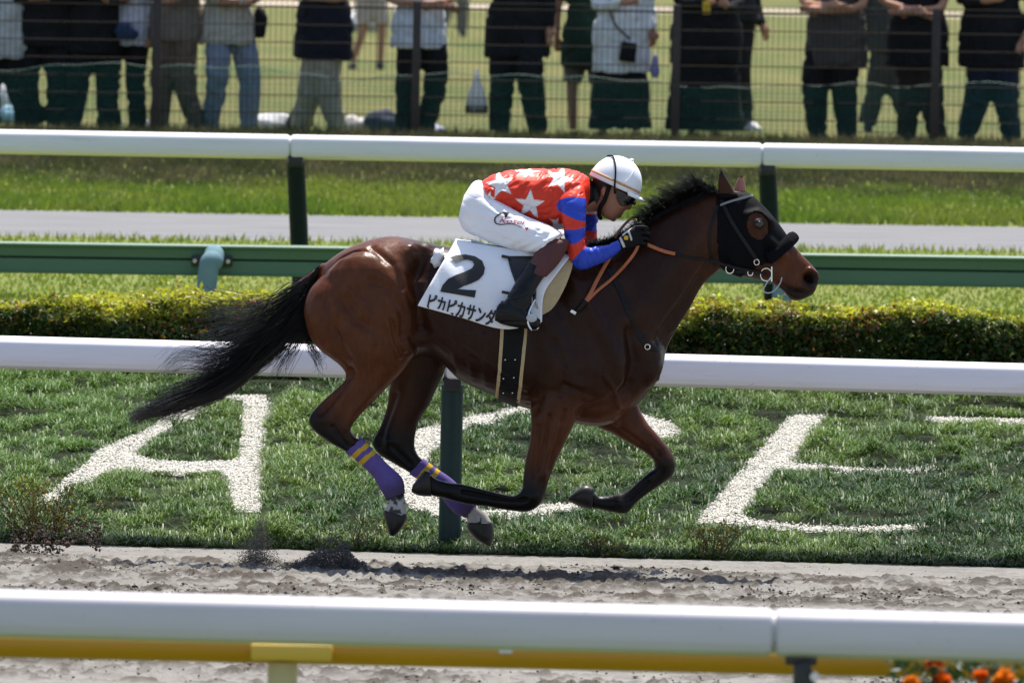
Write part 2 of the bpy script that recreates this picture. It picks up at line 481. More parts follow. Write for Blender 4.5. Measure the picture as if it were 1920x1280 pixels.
MB().box((xs_, Yp - 0.046, zy(xs_) + 0.016), (0.021, 0.003, 0.0075), bev=0.001).build('sticker', M_white, yr)
tag(yr, 'amber pipe rail with cream posts below the nearest white rail', 'rail')
# bracket arm of the nearest rail at its joint
ba = P(1490, 1232, -19.72)
arm = MB()
arm.box((ba[0] + 0.02, -19.70, ba[2] - 0.005), (0.05, 0.03, 0.018), bev=0.005)
arm.box((ba[0] + 0.035, -19.72, ba[2] - 0.07), (0.028, 0.03, 0.06), rz=-0.25, bev=0.006)
arm.build('bracket_arm', M_black, _near)
MB().tube([(ba[0] + 0.062, -19.80, ba[2] - 0.055), (ba[0] + 0.062, -19.74, ba[2] - 0.055)], 0.014, 12).build('bolt', M_bolt, _near)

# green guard rail
Yg = 18.6
ga = P(0, 453, Yg); gb = P(1920, 481, Yg); gg = (gb[2] - ga[2]) / (gb[0] - ga[0])
zt_ = lambda x: ga[2] + gg * (x - ga[0])
sg = FPX / (Yg - CAM[1]); H = 58 / sg
prof = [(0.05, 0.0), (0.0, 0.004), (-0.03, 0.0), (-0.046, -0.007), (-0.050, -0.016), (-0.044, -0.025), (-0.030, -0.030), (-0.026, -H * 0.44), (0.03, -H * 0.455), (0.03, -H * 0.505), (-0.032, -H * 0.52),
        (-0.036, -H * 0.88), (-0.046, -H * 0.93), (-0.040, -H), (0.05, -H), (0.05, -H * .97), (-0.02, -H * .95), (0.04, -H * .52), (0.045, -H * .44), (-0.012, -0.035), (0.05, -0.02)]
gr = empty('guard_rail', (0, Yg, float(ground_z(0, Yg))))
xg0 = P(393, 500, Yg)[0]
for k in range(-4, 4):
    xa, xb = xg0 + (k + 0.5) * 3.53 + 0.0005, xg0 + (k + 1.5) * 3.53 - 0.0005
    V = [(x, Yg + q[0], zt_(x) + q[1]) for x in (xa, xb) for q in prof]; n = len(prof)
    F = [(i, (i + 1) % n, n + (i + 1) % n, n + i) for i in range(n)] + [tuple(range(n - 1, -1, -1)), tuple(range(n, 2 * n))]
    o = new_mesh('rail_board', V, F, M_greenrail, smooth=False); attach(gr, o)
for k in range(-3, 4):
    x = xg0 + k * 3.53; z = zt_(x)
    zg = float(ground_z(x, Yg))
    pts = [(x - 0.03, Yg - 0.16, zg - 0.1), (x - 0.005, Yg - 0.16, z - H * 0.9), (x + 0.012, Yg - 0.155, z - H * 0.50), (x + 0.024, Yg - 0.12, z - 0.10), (x + 0.028, Yg - 0.06, z - 0.06), (x + 0.028, Yg + 0.0, z - 0.075)]
    MB().tube(spline(pts, 5), 0.062, 18).build('support_pipe', M_bluepipe, gr)
    br = MB().box((x + 0.015, Yg - 0.052, z - H * 0.52), (0.125, 0.012, 0.034), bev=0.006).build('bracket', M_black, gr)
    for dx in (-0.09, 0.115):
        b = MB().tube([(x + dx, Yg - 0.072, z - H * 0.52), (x + dx, Yg - 0.06, z - H * 0.52)], 0.013, 10).build('bolt', M_bolt)
        sub(br, b)
tag(gr, 'green metal guard rail held by pale blue pipes above the hedge', 'guard rail')
# ------------------------------------------------------------------ vegetation
rng = np.random.default_rng(7)
def G(px, py, y0=Y_RAIL, y1=11.4):
    """ground point of the bank behind photograph pixel"""
    lo, hi = y0, y1
    for _ in range(40):
        m = 0.5 * (lo + hi); p = P(px, py, m)
        if p[2] > float(ground_z(p[0], m)): lo = m
        else: hi = m
    return P(px, py, 0.5 * (lo + hi))

def inpoly(pts, poly):
    x, y = pts[:, 0], pts[:, 1]; r = np.zeros(len(x), bool); n = len(poly)
    for i in range(n):
        x1, y1 = poly[i]; x2, y2 = poly[(i + 1) % n]
        c = ((y1 > y) != (y2 > y)) & (x < (x2 - x1) * (y - y1) / ((y2 - y1) + 1e-12) + x1)
        r ^= c
    return r

LETTERS = [
    ('A', [(60, 948), (95, 925), (190, 845), (281, 806), (317, 780), (376, 764), (422, 744), (494, 744), (508, 768), (494, 804), (490, 918), (490, 960), (435, 960),
           (426, 897), (399, 886), (340, 893), (272, 888), (236, 884), (195, 892), (145, 924), (90, 952)],
          [(456, 750), (453, 804), (446, 859), (435, 866), (363, 869), (295, 866), (254, 857), (281, 832), (317, 810), (376, 776), (422, 750)]),
    ('C', [(1276, 823), (1262, 798), (1211, 781), (1100, 762), (984, 764), (860, 790), (784, 809), (730, 845), (706, 885), (720, 925), (770, 955), (822, 970), (881, 980),
           (967, 972), (1090, 956), (1083, 944), (967, 957), (900, 961), (850, 952), (815, 935), (800, 905), (798, 872), (812, 845), (850, 812), (984, 779), (1100, 778), (1200, 800), (1225, 826)], None),
    ('E', [(1484, 782), (1548, 781), (1532, 799), (1482, 870), (1573, 879), (1646, 883), (1711, 883), (1770, 877), (1711, 889), (1646, 890),
           (1573, 887), (1472, 882), (1440, 905), (1394, 966), (1402, 978), (1524, 990), (1617, 992), (1707, 988), (1745, 986), (1707, 995), (1617, 999), (1524, 999), (1402, 989), (1300, 984)], None),
    ('E upper arm', [(1735, 784), (1780, 785), (1990, 790), (1990, 800), (1780, 794), (1745, 790)], None),
]
def to_ground(poly):
    out = []
    for i, (x, y) in enumerate(poly):          # denser edges, so that straight photo edges stay straight on the bank
        x2, y2 = poly[(i + 1) % len(poly)]
        for t in (0, 0.5): out.append(tuple(G(lerp(x, x2, t), lerp(y, y2, t))[:2]))
    return out
LG = [(n, to_ground(a), to_ground(b) if b else None) for n, a, b in LETTERS]
def in_letters(pts):
    r = np.zeros(len(pts), bool)
    for n, a, b in LG:
        q = inpoly(pts, a)
        if b: q &= ~inpoly(pts, b)
        r |= q
    return r

M_grass = mat('bank_grass_blade', attr=True, rough=0.45, spec=0.2, transl=0.22)
M_turf = mat('turf_blade', attr=True, rough=0.6, spec=0.25, transl=0.35)
M_pebble = mat('white_gravel', attr=True, rough=0.85, spec=0.2, n_scale=120, n_amt=0.08)
M_leaf = mat('hedge_leaf', attr=True, rough=0.42, spec=0.3, transl=0.42)
M_twig = mat('twig_bark', (0.10, 0.07, 0.045), rough=0.9, n_scale=30)
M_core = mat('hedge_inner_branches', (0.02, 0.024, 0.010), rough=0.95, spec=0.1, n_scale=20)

def blades(name, base, height, out, droop, width, col, m, tipcol=None):
    """arching blades: 5 vertices, 3 triangles each"""
    n = len(base); az = np.arctan2(out[:, 1], out[:, 0])
    ln = np.linalg.norm(out, axis=1)
    d = np.stack([np.cos(az), np.sin(az), np.zeros(n)], -1)
    sd = np.stack([-np.sin(az + rng.normal(0, 0.6, n)), np.cos(az), np.zeros(n)], -1)
    sd /= np.linalg.norm(sd, axis=1)[:, None]
    w = (width / 2)[:, None]
    mid = base + d * (ln * 0.42)[:, None]; mid[:, 2] += height
    tip = base + d * ln[:, None]; tip[:, 2] += height * (1.12 - droop)
    V = np.stack([base - sd * w, base + sd * w, mid - sd * w * 0.9, mid + sd * w * 0.9, tip], 1).reshape(-1, 3)
    i = np.arange(n)[:, None] * 5
    F = np.concatenate([i + np.array([[0, 1, 3]]), i + np.array([[0, 3, 2]]), i + np.array([[2, 3, 4]])], 1).reshape(-1, 3)
    tc = col if tipcol is None else tipcol
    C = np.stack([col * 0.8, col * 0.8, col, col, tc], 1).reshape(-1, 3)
    return new_mesh(name, V, F, m, col=C)

def pts_on(n, x0, x1, y0, y1):
    return np.stack([rng.uniform(x0, x1, n), rng.uniform(y0, y1, n)], -1)

# --- clumps of arching grass on the bank
NC = 5200
cl = pts_on(NC, -4.6, 4.6, Y_RAIL + 0.02, 10.1)
cl[:420, 1] = rng.uniform(Y_RAIL + .01, Y_RAIL + .30, 420)
K = 46
size = (0.45 + 0.75 * fbm(cl[:, 0] * 1.7, cl[:, 1] * 1.2, 3, 3)) * rng.uniform(0.6, 1.35, NC)
ang = rng.uniform(0, 2 * math.pi, (NC, K)); rad = np.abs(rng.normal(0, 0.045, (NC, K)))
bx = cl[:, :1] + np.cos(ang) * rad; by = cl[:, 1:] + np.sin(ang) * rad * 1.3
base = np.stack([bx, by], -1).reshape(-1, 2)
pp = proj(np.column_stack([base, ground_z(base[:, 0], base[:, 1])]))
keep = base[:, 1] > Y_RAIL - 0.02 + .05 * fbm(base[:, 0] * 2.5, base[:, 0] * 0, 3, 14)
gsh = np.zeros(len(base), bool)
for dz in (0.0, 0.022, 0.045):                 # keep the verge low in front of the gravel
    # a blade of height dz at this spot would stand before ground dz/slope further up the bank
    q = base.copy(); q[:, 1] += dz / 0.105
    gsh |= in_letters(q)
inl = in_letters(base)
keep &= ~inl
szb = np.repeat(size, K)
h = rng.uniform(0.010, 0.046, len(base)) * (0.45 + 0.55 * szb)
h = np.where(gsh, np.minimum(h, 0.020), h)
ln = rng.uniform(0.03, 0.12, len(base)) * (0.5 + 0.5 * szb) * np.where(gsh, 0.5, 1)
an2 = ang.ravel() + rng.normal(0, 0.5, len(base))
out = np.stack([np.cos(an2) * ln, np.sin(an2) * ln], -1)
tone = np.repeat(fbm(cl[:, 0] * 0.9, cl[:, 1] * 0.6, 3, 8), K)
tuft = np.repeat(rng.uniform(0, 1, NC), K)
ca = np.array([0.020, 0.064, 0.012]); cb = np.array([0.112, 0.188, 0.034]); cy = np.array([0.15, 0.16, 0.05])
mixv = np.clip((tone - 0.35) * 2.2 + (tuft - 0.5) * 0.7, 0, 1)
col = ca * (1 - mixv[:, None]) + cb * mixv[:, None]
yel = sstep(0.78, 1.0, rng.uniform(0, 1, len(base))) * 0.6
col = col * (1 - yel[:, None]) + cy * yel[:, None]
# turf-like lighter grass towards the upper left
lt = sstep(0.2, 1.0, (-base[:, 0] - 1.2) * 0.9) * sstep(4.0, 6.5, base[:, 1])
col = col * (1 - lt[:, None]) + np.array([0.095, 0.175, 0.035]) * lt[:, None]
ln *= 1 - 0.5 * lt
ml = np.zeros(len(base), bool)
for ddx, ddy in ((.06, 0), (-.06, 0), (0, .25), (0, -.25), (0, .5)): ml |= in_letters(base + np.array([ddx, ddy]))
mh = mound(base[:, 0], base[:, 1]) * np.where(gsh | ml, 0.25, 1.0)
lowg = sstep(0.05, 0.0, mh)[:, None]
col = col * (1 - 0.25 * lowg)                     # leaf colour darkens in the hollows between the hummocks
base3 = np.column_stack([base, ground_z(base[:, 0], base[:, 1]) - 0.004 + mh * rng.uniform(0.55, 1.0, len(base))])[keep]
wd = rng.uniform(0.0035, 0.0075, len(base))[keep]
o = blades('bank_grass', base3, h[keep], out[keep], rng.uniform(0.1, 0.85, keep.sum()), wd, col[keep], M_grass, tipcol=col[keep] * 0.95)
tag(o, 'clumpy dark green grass covering the bank round the gravel letters', 'grass', kind='stuff')

# --- white gravel letters
def gravel(name, pred, n, box, label):
    p = pts_on(n, *box); p = p[pred(p)]
    m = len(p)
    ico = np.array([(0, 0, 1), (.9, 0, .2), (.28, .85, .25), (-.72, .53, .2), (-.72, -.53, .25), (.28, -.85, .2), (0, 0, -.6)], float)
    fc = np.array([(0, 1, 2), (0, 2, 3), (0, 3, 4), (0, 4, 5), (0, 5, 1), (6, 2, 1), (6, 3, 2), (6, 4, 3), (6, 5, 4), (6, 1, 5)])
    a = rng.uniform(0, 6.28, m); s = rng.uniform(0.006, 0.013, m)[:, None] * rng.uniform(0.7, 1.2, (m, 3))
    c, sn = np.cos(a)[:, None], np.sin(a)[:, None]
    vx = ico[None, :, 0] * c - ico[None, :, 1] * sn; vy = ico[None, :, 0] * sn + ico[None, :, 1] * c
    tilt = rng.normal(0, 0.4, (m, 1)); vz = ico[None, :, 2] + vx * tilt
    V = np.stack([vx * s[:, :1], vy * s[:, 1:2], vz * s[:, 2:] * 0.8], -1)
    V += np.column_stack([p, ground_z(p[:, 0], p[:, 1]) + rng.uniform(0.002, 0.010, m)])[:, None, :]
    F = (np.arange(m)[:, None, None] * 7 + fc[None]).reshape(-1, 3)
    cc = np.array([0.66, 0.63, 0.55]) * rng.uniform(0.72, 1.12, (m, 1)) * np.where(rng.uniform(0, 1, (m, 1)) < 0.05, 0.45, 1)
    C = np.repeat(cc, 7, 0)
    ob = new_mesh(name, V.reshape(-1, 3), F, M_pebble, col=C, smooth=False)
    return tag(ob, label, 'gravel', kind='stuff')
for n, a, b in LG:
    A = np.array(a); bx_ = (A[:, 0].min(), A[:, 0].max(), A[:, 1].min(), A[:, 1].max())
    area = (bx_[1] - bx_[0]) * (bx_[3] - bx_[2])
    gravel('gravel_letter', (lambda p, a=a, b=b: inpoly(p + rng.normal(0, .012, p.shape) * np.array([1, 5.]), a) & (~inpoly(p, b) if b else True)), int(area * 7000), bx_,
           'white gravel of the letter %s laid into the grass bank' % n)
    # pale grit bed under the pebbles
    g = 0.03
    gx = np.arange(bx_[0], bx_[1], 0.03); gy = np.arange(bx_[2], bx_[3], 0.06)
    Vg, Fg = grid(gx, gy, lambda X, Y: ground_z(X, Y) + 0.004)
    ctr = Vg[Fg].mean(1)[:, :2]
    okf = inpoly(ctr, a) & (~inpoly(ctr, b) if b else True)
    used = np.unique(Fg[okf]); re = np.zeros(len(Vg), int); re[used] = np.arange(len(used))
    bed = new_mesh('gravel_bed', Vg[used], re[Fg[okf]], M_pebble, col=np.tile([0.66, 0.63, 0.57], (len(used), 1)))
    tag(bed, 'pale grit bed under the gravel letter %s' % n, 'gravel', kind='stuff')

# --- short lawn blades
def lawn(name, n, x0, x1, y0, y1, hf, colf, label, w=(0.006, 0.012)):
    p = pts_on(n, x0, x1, y0, y1)
    hh = hf(p) * rng.uniform(0.5, 1.15, n)
    o_ = rng.normal(0, 0.35, (n, 2)) * hh[:, None]
    b3 = np.column_stack([p, ground_z(p[:, 0], p[:, 1]) - 0.004])
    c = colf(p) * rng.uniform(0.85, 1.15, (n, 1))
    az = rng.uniform(0, math.pi, n); sd = np.stack([np.cos(az), np.sin(az), np.zeros(n)], -1) * rng.uniform(*w, n)[:, None]
    tip = b3.copy(); tip[:, :2] += o_; tip[:, 2] += hh
    V = np.stack([b3 - sd, b3 + sd, tip], 1).reshape(-1, 3)
    F = np.arange(3 * n).reshape(-1, 3)
    ob = new_mesh(name, V, F, M_turf, col=np.repeat(c, 3, 0))
    return tag(ob, label, 'grass', kind='stuff')
_mixc = lambda p, a, b, sc, sd: np.array(a) + (np.array(b) - np.array(a)) * sstep(0.35, 0.65, fbm(p[:, 0] * sc, p[:, 1] * sc * 0.5, 3, sd))[:, None]
lawn('course_turf', 110000, -6.5, 6.5, 11.35, 24.02, lambda p: np.full(len(p), 0.035) + 0.02 * (p[:, 1] > 23.8),
     lambda p: _mixc(p, (0.17, 0.225, 0.042), (0.21, 0.25, 0.058), 0.9, 51), 'short sunlit turf between the hedge and the service path')
def verge_h(p): return 0.05 + 0.03 * (p[:, 1] < 29.6) + 0.07 * sstep(33.0, 36.5, p[:, 1])
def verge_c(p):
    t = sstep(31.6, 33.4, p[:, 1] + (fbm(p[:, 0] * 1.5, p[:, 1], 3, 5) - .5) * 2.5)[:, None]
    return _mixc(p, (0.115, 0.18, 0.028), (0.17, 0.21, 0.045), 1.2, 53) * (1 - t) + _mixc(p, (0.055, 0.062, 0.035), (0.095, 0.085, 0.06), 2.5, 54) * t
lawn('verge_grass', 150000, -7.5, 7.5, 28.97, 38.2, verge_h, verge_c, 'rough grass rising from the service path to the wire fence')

# --- clipped hedge
HX0, HX1, HYA, HYB = -5.6, 5.6, 10.35, 11.25
def hedge_top(x): 
    r = np.interp(x, [P(0, 560, 10.8)[0], P(300, 553, 10.8)[0], P(700, 556, 10.8)[0], P(1300, 573, 10.8)[0], P(1920, 582, 10.8)[0]],
                  [P(0, 562, 10.8)[2], P(300, 553, 10.8)[2], P(700, 556, 10.8)[2], P(1300, 576, 10.8)[2], P(1920, 586, 10.8)[2]])
    return r + (fbm(x * 2.6, x * 0 + 3, 3, 61) - 0.5) * 0.09
hedge = empty('hedge', (0, 10.8, float(ground_z(0, 10.8))))
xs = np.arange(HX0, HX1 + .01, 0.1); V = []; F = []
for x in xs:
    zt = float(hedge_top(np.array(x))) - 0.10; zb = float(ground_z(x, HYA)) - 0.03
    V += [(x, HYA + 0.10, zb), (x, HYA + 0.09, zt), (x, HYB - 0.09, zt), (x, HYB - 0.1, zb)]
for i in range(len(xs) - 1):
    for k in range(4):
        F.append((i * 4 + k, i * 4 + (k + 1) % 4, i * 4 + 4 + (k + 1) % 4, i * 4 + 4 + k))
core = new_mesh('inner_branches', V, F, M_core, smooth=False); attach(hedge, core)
NL = 125000
x = rng.uniform(HX0, HX1, NL); u = rng.uniform(0, 1, NL)
side = rng.uniform(0, 1, NL)
zt = hedge_top(x); zb = ground_z(x, HYA)
bump_ = (fbm(x * 6, u * 4 + 40, 3, 63) - 0.5) * 0.30
depth = np.abs(rng.normal(0, 0.035, NL))
front = side < 0.52; topm = (side >= 0.52) & (side < 0.93)
y = np.where(front, HYA + depth - bump_ * 0.6, np.where(topm, lerp(HYA, HYB, u), HYB - depth))
bt = (fbm(x * 5, y * 5, 3, 64) - 0.5) * 0.13
z = np.where(front | ~topm, lerp(zb, zt, u), zt - depth + bt + np.where(rng.uniform(0, 1, NL) < 0.03, rng.uniform(0, .06, NL), 0))
edge_round = np.where(front, sstep(0.8, 1.0, u) * 0.06, 0); y = y + edge_round
pos = np.stack([x, y, z], -1)
hgt = (z - zb) / (zt - zb)
nrm = rng.normal(0, 1, (NL, 3)); nrm[:, 2] += 0.9; nrm[:, 1] -= np.where(front, 0.8, 0); nrm /= np.linalg.norm(nrm, axis=1)[:, None]
t1 = np.cross(nrm, rng.normal(0, 1, (NL, 3))); t1 /= np.linalg.norm(t1, axis=1)[:, None]; t2 = np.cross(nrm, t1)
L = rng.uniform(0.011, 0.024, NL)[:, None]; W = L * 0.5
V = np.stack([pos - t1 * L, pos - t2 * W, pos + t1 * L, pos + t2 * W], 1).reshape(-1, 3)
F = np.arange(4 * NL).reshape(-1, 4)
patch = fbm(x * 3.5, z * 6 + y * 3, 3, 66)
young = np.clip(sstep(0.74, 1.04, hgt + (patch - .5) * 0.8) * 0.95 + (rng.uniform(0, 1, NL) < 0.05) * 0.6, 0, 1)
red = (rng.uniform(0, 1, NL) < 0.05 + 0.22 * sstep(0.58, 0.72, fbm(x * 6, z * 9, 2, 67))) & (hgt > 0.3)
c = np.array([0.046, 0.078, 0.014]) * (1 - young[:, None]) + np.array([0.40, 0.40, 0.055]) * young[:, None]
c = np.where(red[:, None], np.array([0.22, 0.095, 0.035]), c) * rng.uniform(0.6, 1.35, (NL, 1))
fol = new_mesh('foliage', V, F, M_leaf, col=np.repeat(c, 4, 0), smooth=False); attach(hedge, fol); fol['kind'] = 'stuff'
tag(hedge, 'low clipped hedge with yellow green tips behind the white rail', 'hedge')

# --- twiggy little shrubs at the edge of the sand
def shrub(px, py, wpx, hpx, Y, label, n_st, leafcols, nleaf, seed):
    r_ = np.random.default_rng(seed); s = FPX / (Y - CAM[1])
    b0 = P(px, py, Y); b0[2] = float(ground_z(b0[0], Y))
    root = empty('twiggy_shrub', b0)
    st = MB(); LV = []; LC = []
    for k in range(n_st):
        a = r_.normal(0, 0.55); hh = hpx / s * r_.uniform(0.55, 1.05); ww = wpx / s * 0.5 * np.clip(a, -1, 1)
        dy = r_.normal(0, 0.10)
        p0 = b0 + np.array([ww * 0.35 * r_.uniform(.3, 1), dy * 0.3, -0.02]); p2 = b0 + np.array([ww, dy, hh * (1 - 0.25 * abs(a))])
        p1 = 0.5 * (p0 + p2) + r_.normal(0, 0.02, 3)
        path = spline([p0, p1, p2], 4); st.tube(path, np.linspace(0.0035, 0.0012, len(path)), 4)
        for j in range(5):
            q0 = path[r_.integers(2, len(path))]; q1 = q0 + np.array([r_.normal(0, 0.05), r_.normal(0, 0.04), abs(r_.normal(0.03, 0.03))])
            st.tube([q0, 0.5 * (q0 + q1) + r_.normal(0, .006, 3), q1], np.array([0.0018, .0014, 0.0009]), 3)
            for _ in range(nleaf):
                c0 = lerp(q0, q1, r_.uniform(0.2, 1.1)) + r_.normal(0, 0.012, 3)
                n1 = r_.normal(0, 1, 3); n1 /= np.linalg.norm(n1); n2 = np.cross(n1, r_.normal(0, 1, 3)); n2 /= np.linalg.norm(n2)
                L_ = r_.uniform(0.006, 0.013); LV += [c0 - n1 * L_, c0 - n2 * L_ * .5, c0 + n1 * L_, c0 + n2 * L_ * .5]
                LC += [np.array(leafcols[r_.integers(len(leafcols))]) * r_.uniform(.7, 1.2)] * 4
    st.build('twigs', M_twig, root)
    lf = new_mesh('leaves', np.array(LV), np.arange(len(LV)).reshape(-1, 4), M_leaf, col=np.array(LC), smooth=False); attach(root, lf); lf['kind'] = 'stuff'
    tag(root, label, 'shrub', 'small shrubs along the sand edge')
oliv = [(0.17, 0.15, 0.035), (0.11, 0.12, 0.03), (0.24, 0.17, 0.03), (0.10, 0.08, 0.03), (0.30, 0.20, 0.04)]
shrub(90, 1028, 210, 112, 2.02, 'yellowish twiggy shrub at the sand edge beside the letter A', 26, oliv, 9, 1)
shrub(1335, 1048, 170, 70, 2.02, 'sparse brown twiggy shrub below the foot of the letter E', 20, oliv[:4], 4, 2)
shrub(670, 1030, 190, 60, 2.05, 'thin dry weeds at the sand edge left of the rail post', 14, oliv[1:4], 3, 3)
shrub(1120, 1044, 120, 34, 2.03, 'tiny dry weeds at the sand edge under the horse chest', 10, oliv[1:4], 3, 4)

# --- marigolds in a planter by the nearest rail
M_mari = mat('marigold_petals', attr=True, rough=0.7, spec=0.2, transl=0.25, transl_col=(1.2, 1.0, .5))
M_mleaf = mat('marigold_leaf', (0.03, 0.07, 0.02), rough=0.5, transl=0.25, n_scale=30)
M_plant = mat('planter_brown', (0.16, 0.09, 0.05), rough=0.7, n_scale=8)
Yf = -18.75
pc = P(1850, 1300, Yf)
zg = float(ground_z(pc[0], Yf))
pl = empty('flower_planter', (pc[0], Yf, zg))
bx = MB()
for c_, h_ in (((pc[0] + .1, Yf - .16, zg + .17), (.42, .015, .17)), ((pc[0] + .1, Yf + .16, zg + .17), (.42, .015, .17)),
               ((pc[0] - .305, Yf, zg + .17), (.015, .145, .17)), ((pc[0] + .505, Yf, zg + .17), (.015, .145, .17)), ((pc[0] + .1, Yf, zg + .28), (.39, .145, .01))):
    bx.box(c_, h_, bev=0.004)
bx.build('box', M_plant, pl)
LV = []; 
top = P(1850, 1240, Yf)[2]
for k in range(2600):
    t = rng.uniform(0, 1); cx = pc[0] + 0.1 + rng.uniform(-.42, .46) * (0.8 + 0.25 * t)
    c0 = np.array([cx, Yf + rng.normal(0, .09), lerp(zg + .3, top + 0.035 * math.sin(cx * 21) + .02, t ** 0.6)])
    n1 = rng.normal(0, 1, 3); n1 /= np.linalg.norm(n1); n2 = np.cross(n1, rng.normal(0, 1, 3)); n2 /= np.linalg.norm(n2)
    L_ = rng.uniform(0.014, 0.03); LV += [c0 - n1 * L_, c0 - n2 * L_ * .3, c0 + n1 * L_, c0 + n2 * L_ * .3]
lf = new_mesh('leaves', np.array(LV), np.arange(len(LV)).reshape(-1, 4), M_mleaf, smooth=False); attach(pl, lf); lf['kind'] = 'stuff'
for fx, fy, fr, oc in ((1753, 1250, 13, 0), (1766, 1286, 14, 0), (1708, 1290, 13, 1), (1838, 1276, 12, 0), (1882, 1284, 17, 1), (1945, 1268, 13, 0), (1975, 1284, 14, 1)):
    c0 = P(fx, fy - 8, Yf - 0.13); rr = 1.5 * fr / (FPX / (Yf - CAM[1]))
    PV = []; PC = []
    cc = [(0.75, 0.17, 0.015), (0.82, 0.30, 0.03), (0.72, 0.22, 0.02)][oc]
    for k in range(90):
        th = rng.uniform(0, 6.28); ph = math.acos(1 - 1.35 * rng.uniform(0, 1))
        d = np.array([math.sin(ph) * math.cos(th), math.sin(ph) * math.sin(th), math.cos(ph) * .85])
        e = np.cross(d, (0, 0, 1.0)); e /= np.linalg.norm(e) + 1e-9; f_ = np.cross(d, e)
        r2 = rr * rng.uniform(0.75, 1.0); wv = rr * 0.34
        tilt = f_ * rng.normal(0, .3) + d
        PV += [c0 + d * r2 * 0.45 - e * wv * .4, c0 + d * r2 * 0.45 + e * wv * .4, c0 + tilt * r2 + e * wv, c0 + tilt * r2 - e * wv]
        PC += [np.array(cc) * rng.uniform(.75, 1.2)] * 4
    fl = new_mesh('flower', np.array(PV), np.arange(len(PV)).reshape(-1, 4), M_mari, col=np.array(PC), smooth=False); attach(pl, fl)
    stem = MB().tube([c0 - np.array([0, 0, rr * .3]), c0 + np.array([rng.normal(0, .02), .03, -.2])], 0.004, 6).build('stem', M_mleaf); sub(fl, stem)
tag(pl, 'planter of orange marigolds behind the nearest rail at the right', 'planter')
# ------------------------------------------------------------------ organic modelling tools
from mathutils.bvhtree import BVHTree

def loft(rings, n=28, sub_=5, e=2.15, egg=0.0, Y0=HY):
    """rings: (ax, ay, bx, by, halfwidth, Yoffset) - a and b are opposite outline points in photograph pixels"""
    r = spline(np.array(rings, float), sub_)
    V = []; F = []
    m = len(r)
    a = np.linspace(0, 2 * math.pi, n, endpoint=False)
    ca, sa = np.cos(a), np.sin(a)
    cc = np.sign(ca) * np.abs(ca) ** (2 / e); ss = np.sign(sa) * np.abs(sa) ** (2 / e)
    for q in r:
        A = P(q[0], q[1], Y0 + q[5]); B = P(q[2], q[3], Y0 + q[5])
        c = (A + B) / 2; e1 = (A - B) / 2
        w = max(q[4], 0.002) * (1 - egg * cc)
        V.append(c[None] + cc[:, None] * e1[None] + (ss * w)[:, None] * np.array([[0, 1.0, 0]]))
    V = np.vstack(V)
    for i in range(m - 1):
        for k in range(n):
            k2 = (k + 1) % n; F.append((i * n + k, i * n + k2, (i + 1) * n + k2, (i + 1) * n + k))
    c0 = len(V); V = np.vstack([V, V[:n].mean(0), V[(m - 1) * n:m * n].mean(0)])
    for k in range(n):
        k2 = (k + 1) % n
        F.append((c0, k2, k)); F.append((c0 + 1, (m - 1) * n + k, (m - 1) * n + k2))
    return V, F

def ellipsoid(c, r, n=14, m=10):
    V = [(c[0], c[1], c[2] + r[2])]; F = []
    for i in range(1, m):
        t = math.pi * i / m
        for k in range(n):
            p = 2 * math.pi * k / n
            V.append((c[0] + r[0] * math.sin(t) * math.cos(p), c[1] + r[1] * math.sin(t) * math.sin(p), c[2] + r[2] * math.cos(t)))
    V.append((c[0], c[1], c[2] - r[2]))
    for k in range(n): F.append((0, 1 + k, 1 + (k + 1) % n))
    for i in range(m - 2):
        for k in range(n):
            F.append((1 + i * n + k, 1 + (i + 1) * n + k, 1 + (i + 1) * n + (k + 1) % n, 1 + i * n + (k + 1) % n))
    b = 1 + (m - 2) * n
    for k in range(n): F.append((len(V) - 1, b + (k + 1) % n, b + k))
    return np.array(V), F

def smooth_np(V, F, it, lam=0.5, mu=-0.52, mask=None):
    E = np.vstack([F[:, [0, 1]], F[:, [1, 2]], F[:, [2, 3]], F[:, [3, 0]]]) if F.shape[1] == 4 else np.vstack([F[:, [0, 1]], F[:, [1, 2]], F[:, [2, 0]]])
    E = np.sort(E, 1); key = np.unique(E[:, 0].astype(np.int64) * len(V) + E[:, 1])
    a = key // len(V); b = key % len(V)
    deg = np.bincount(a, minlength=len(V)) + np.bincount(b, minlength=len(V)); deg = np.maximum(deg, 1)
    for i in range(it):
        for l in ((lam, mu) if mu else (lam,)):
            S = np.stack([np.bincount(a, V[b, k], len(V)) + np.bincount(b, V[a, k], len(V)) for k in range(3)], -1) / deg[:, None]
            D = (S - V) * l
            if mask is not None: D *= mask[:, None]
            V = V + D
    return V

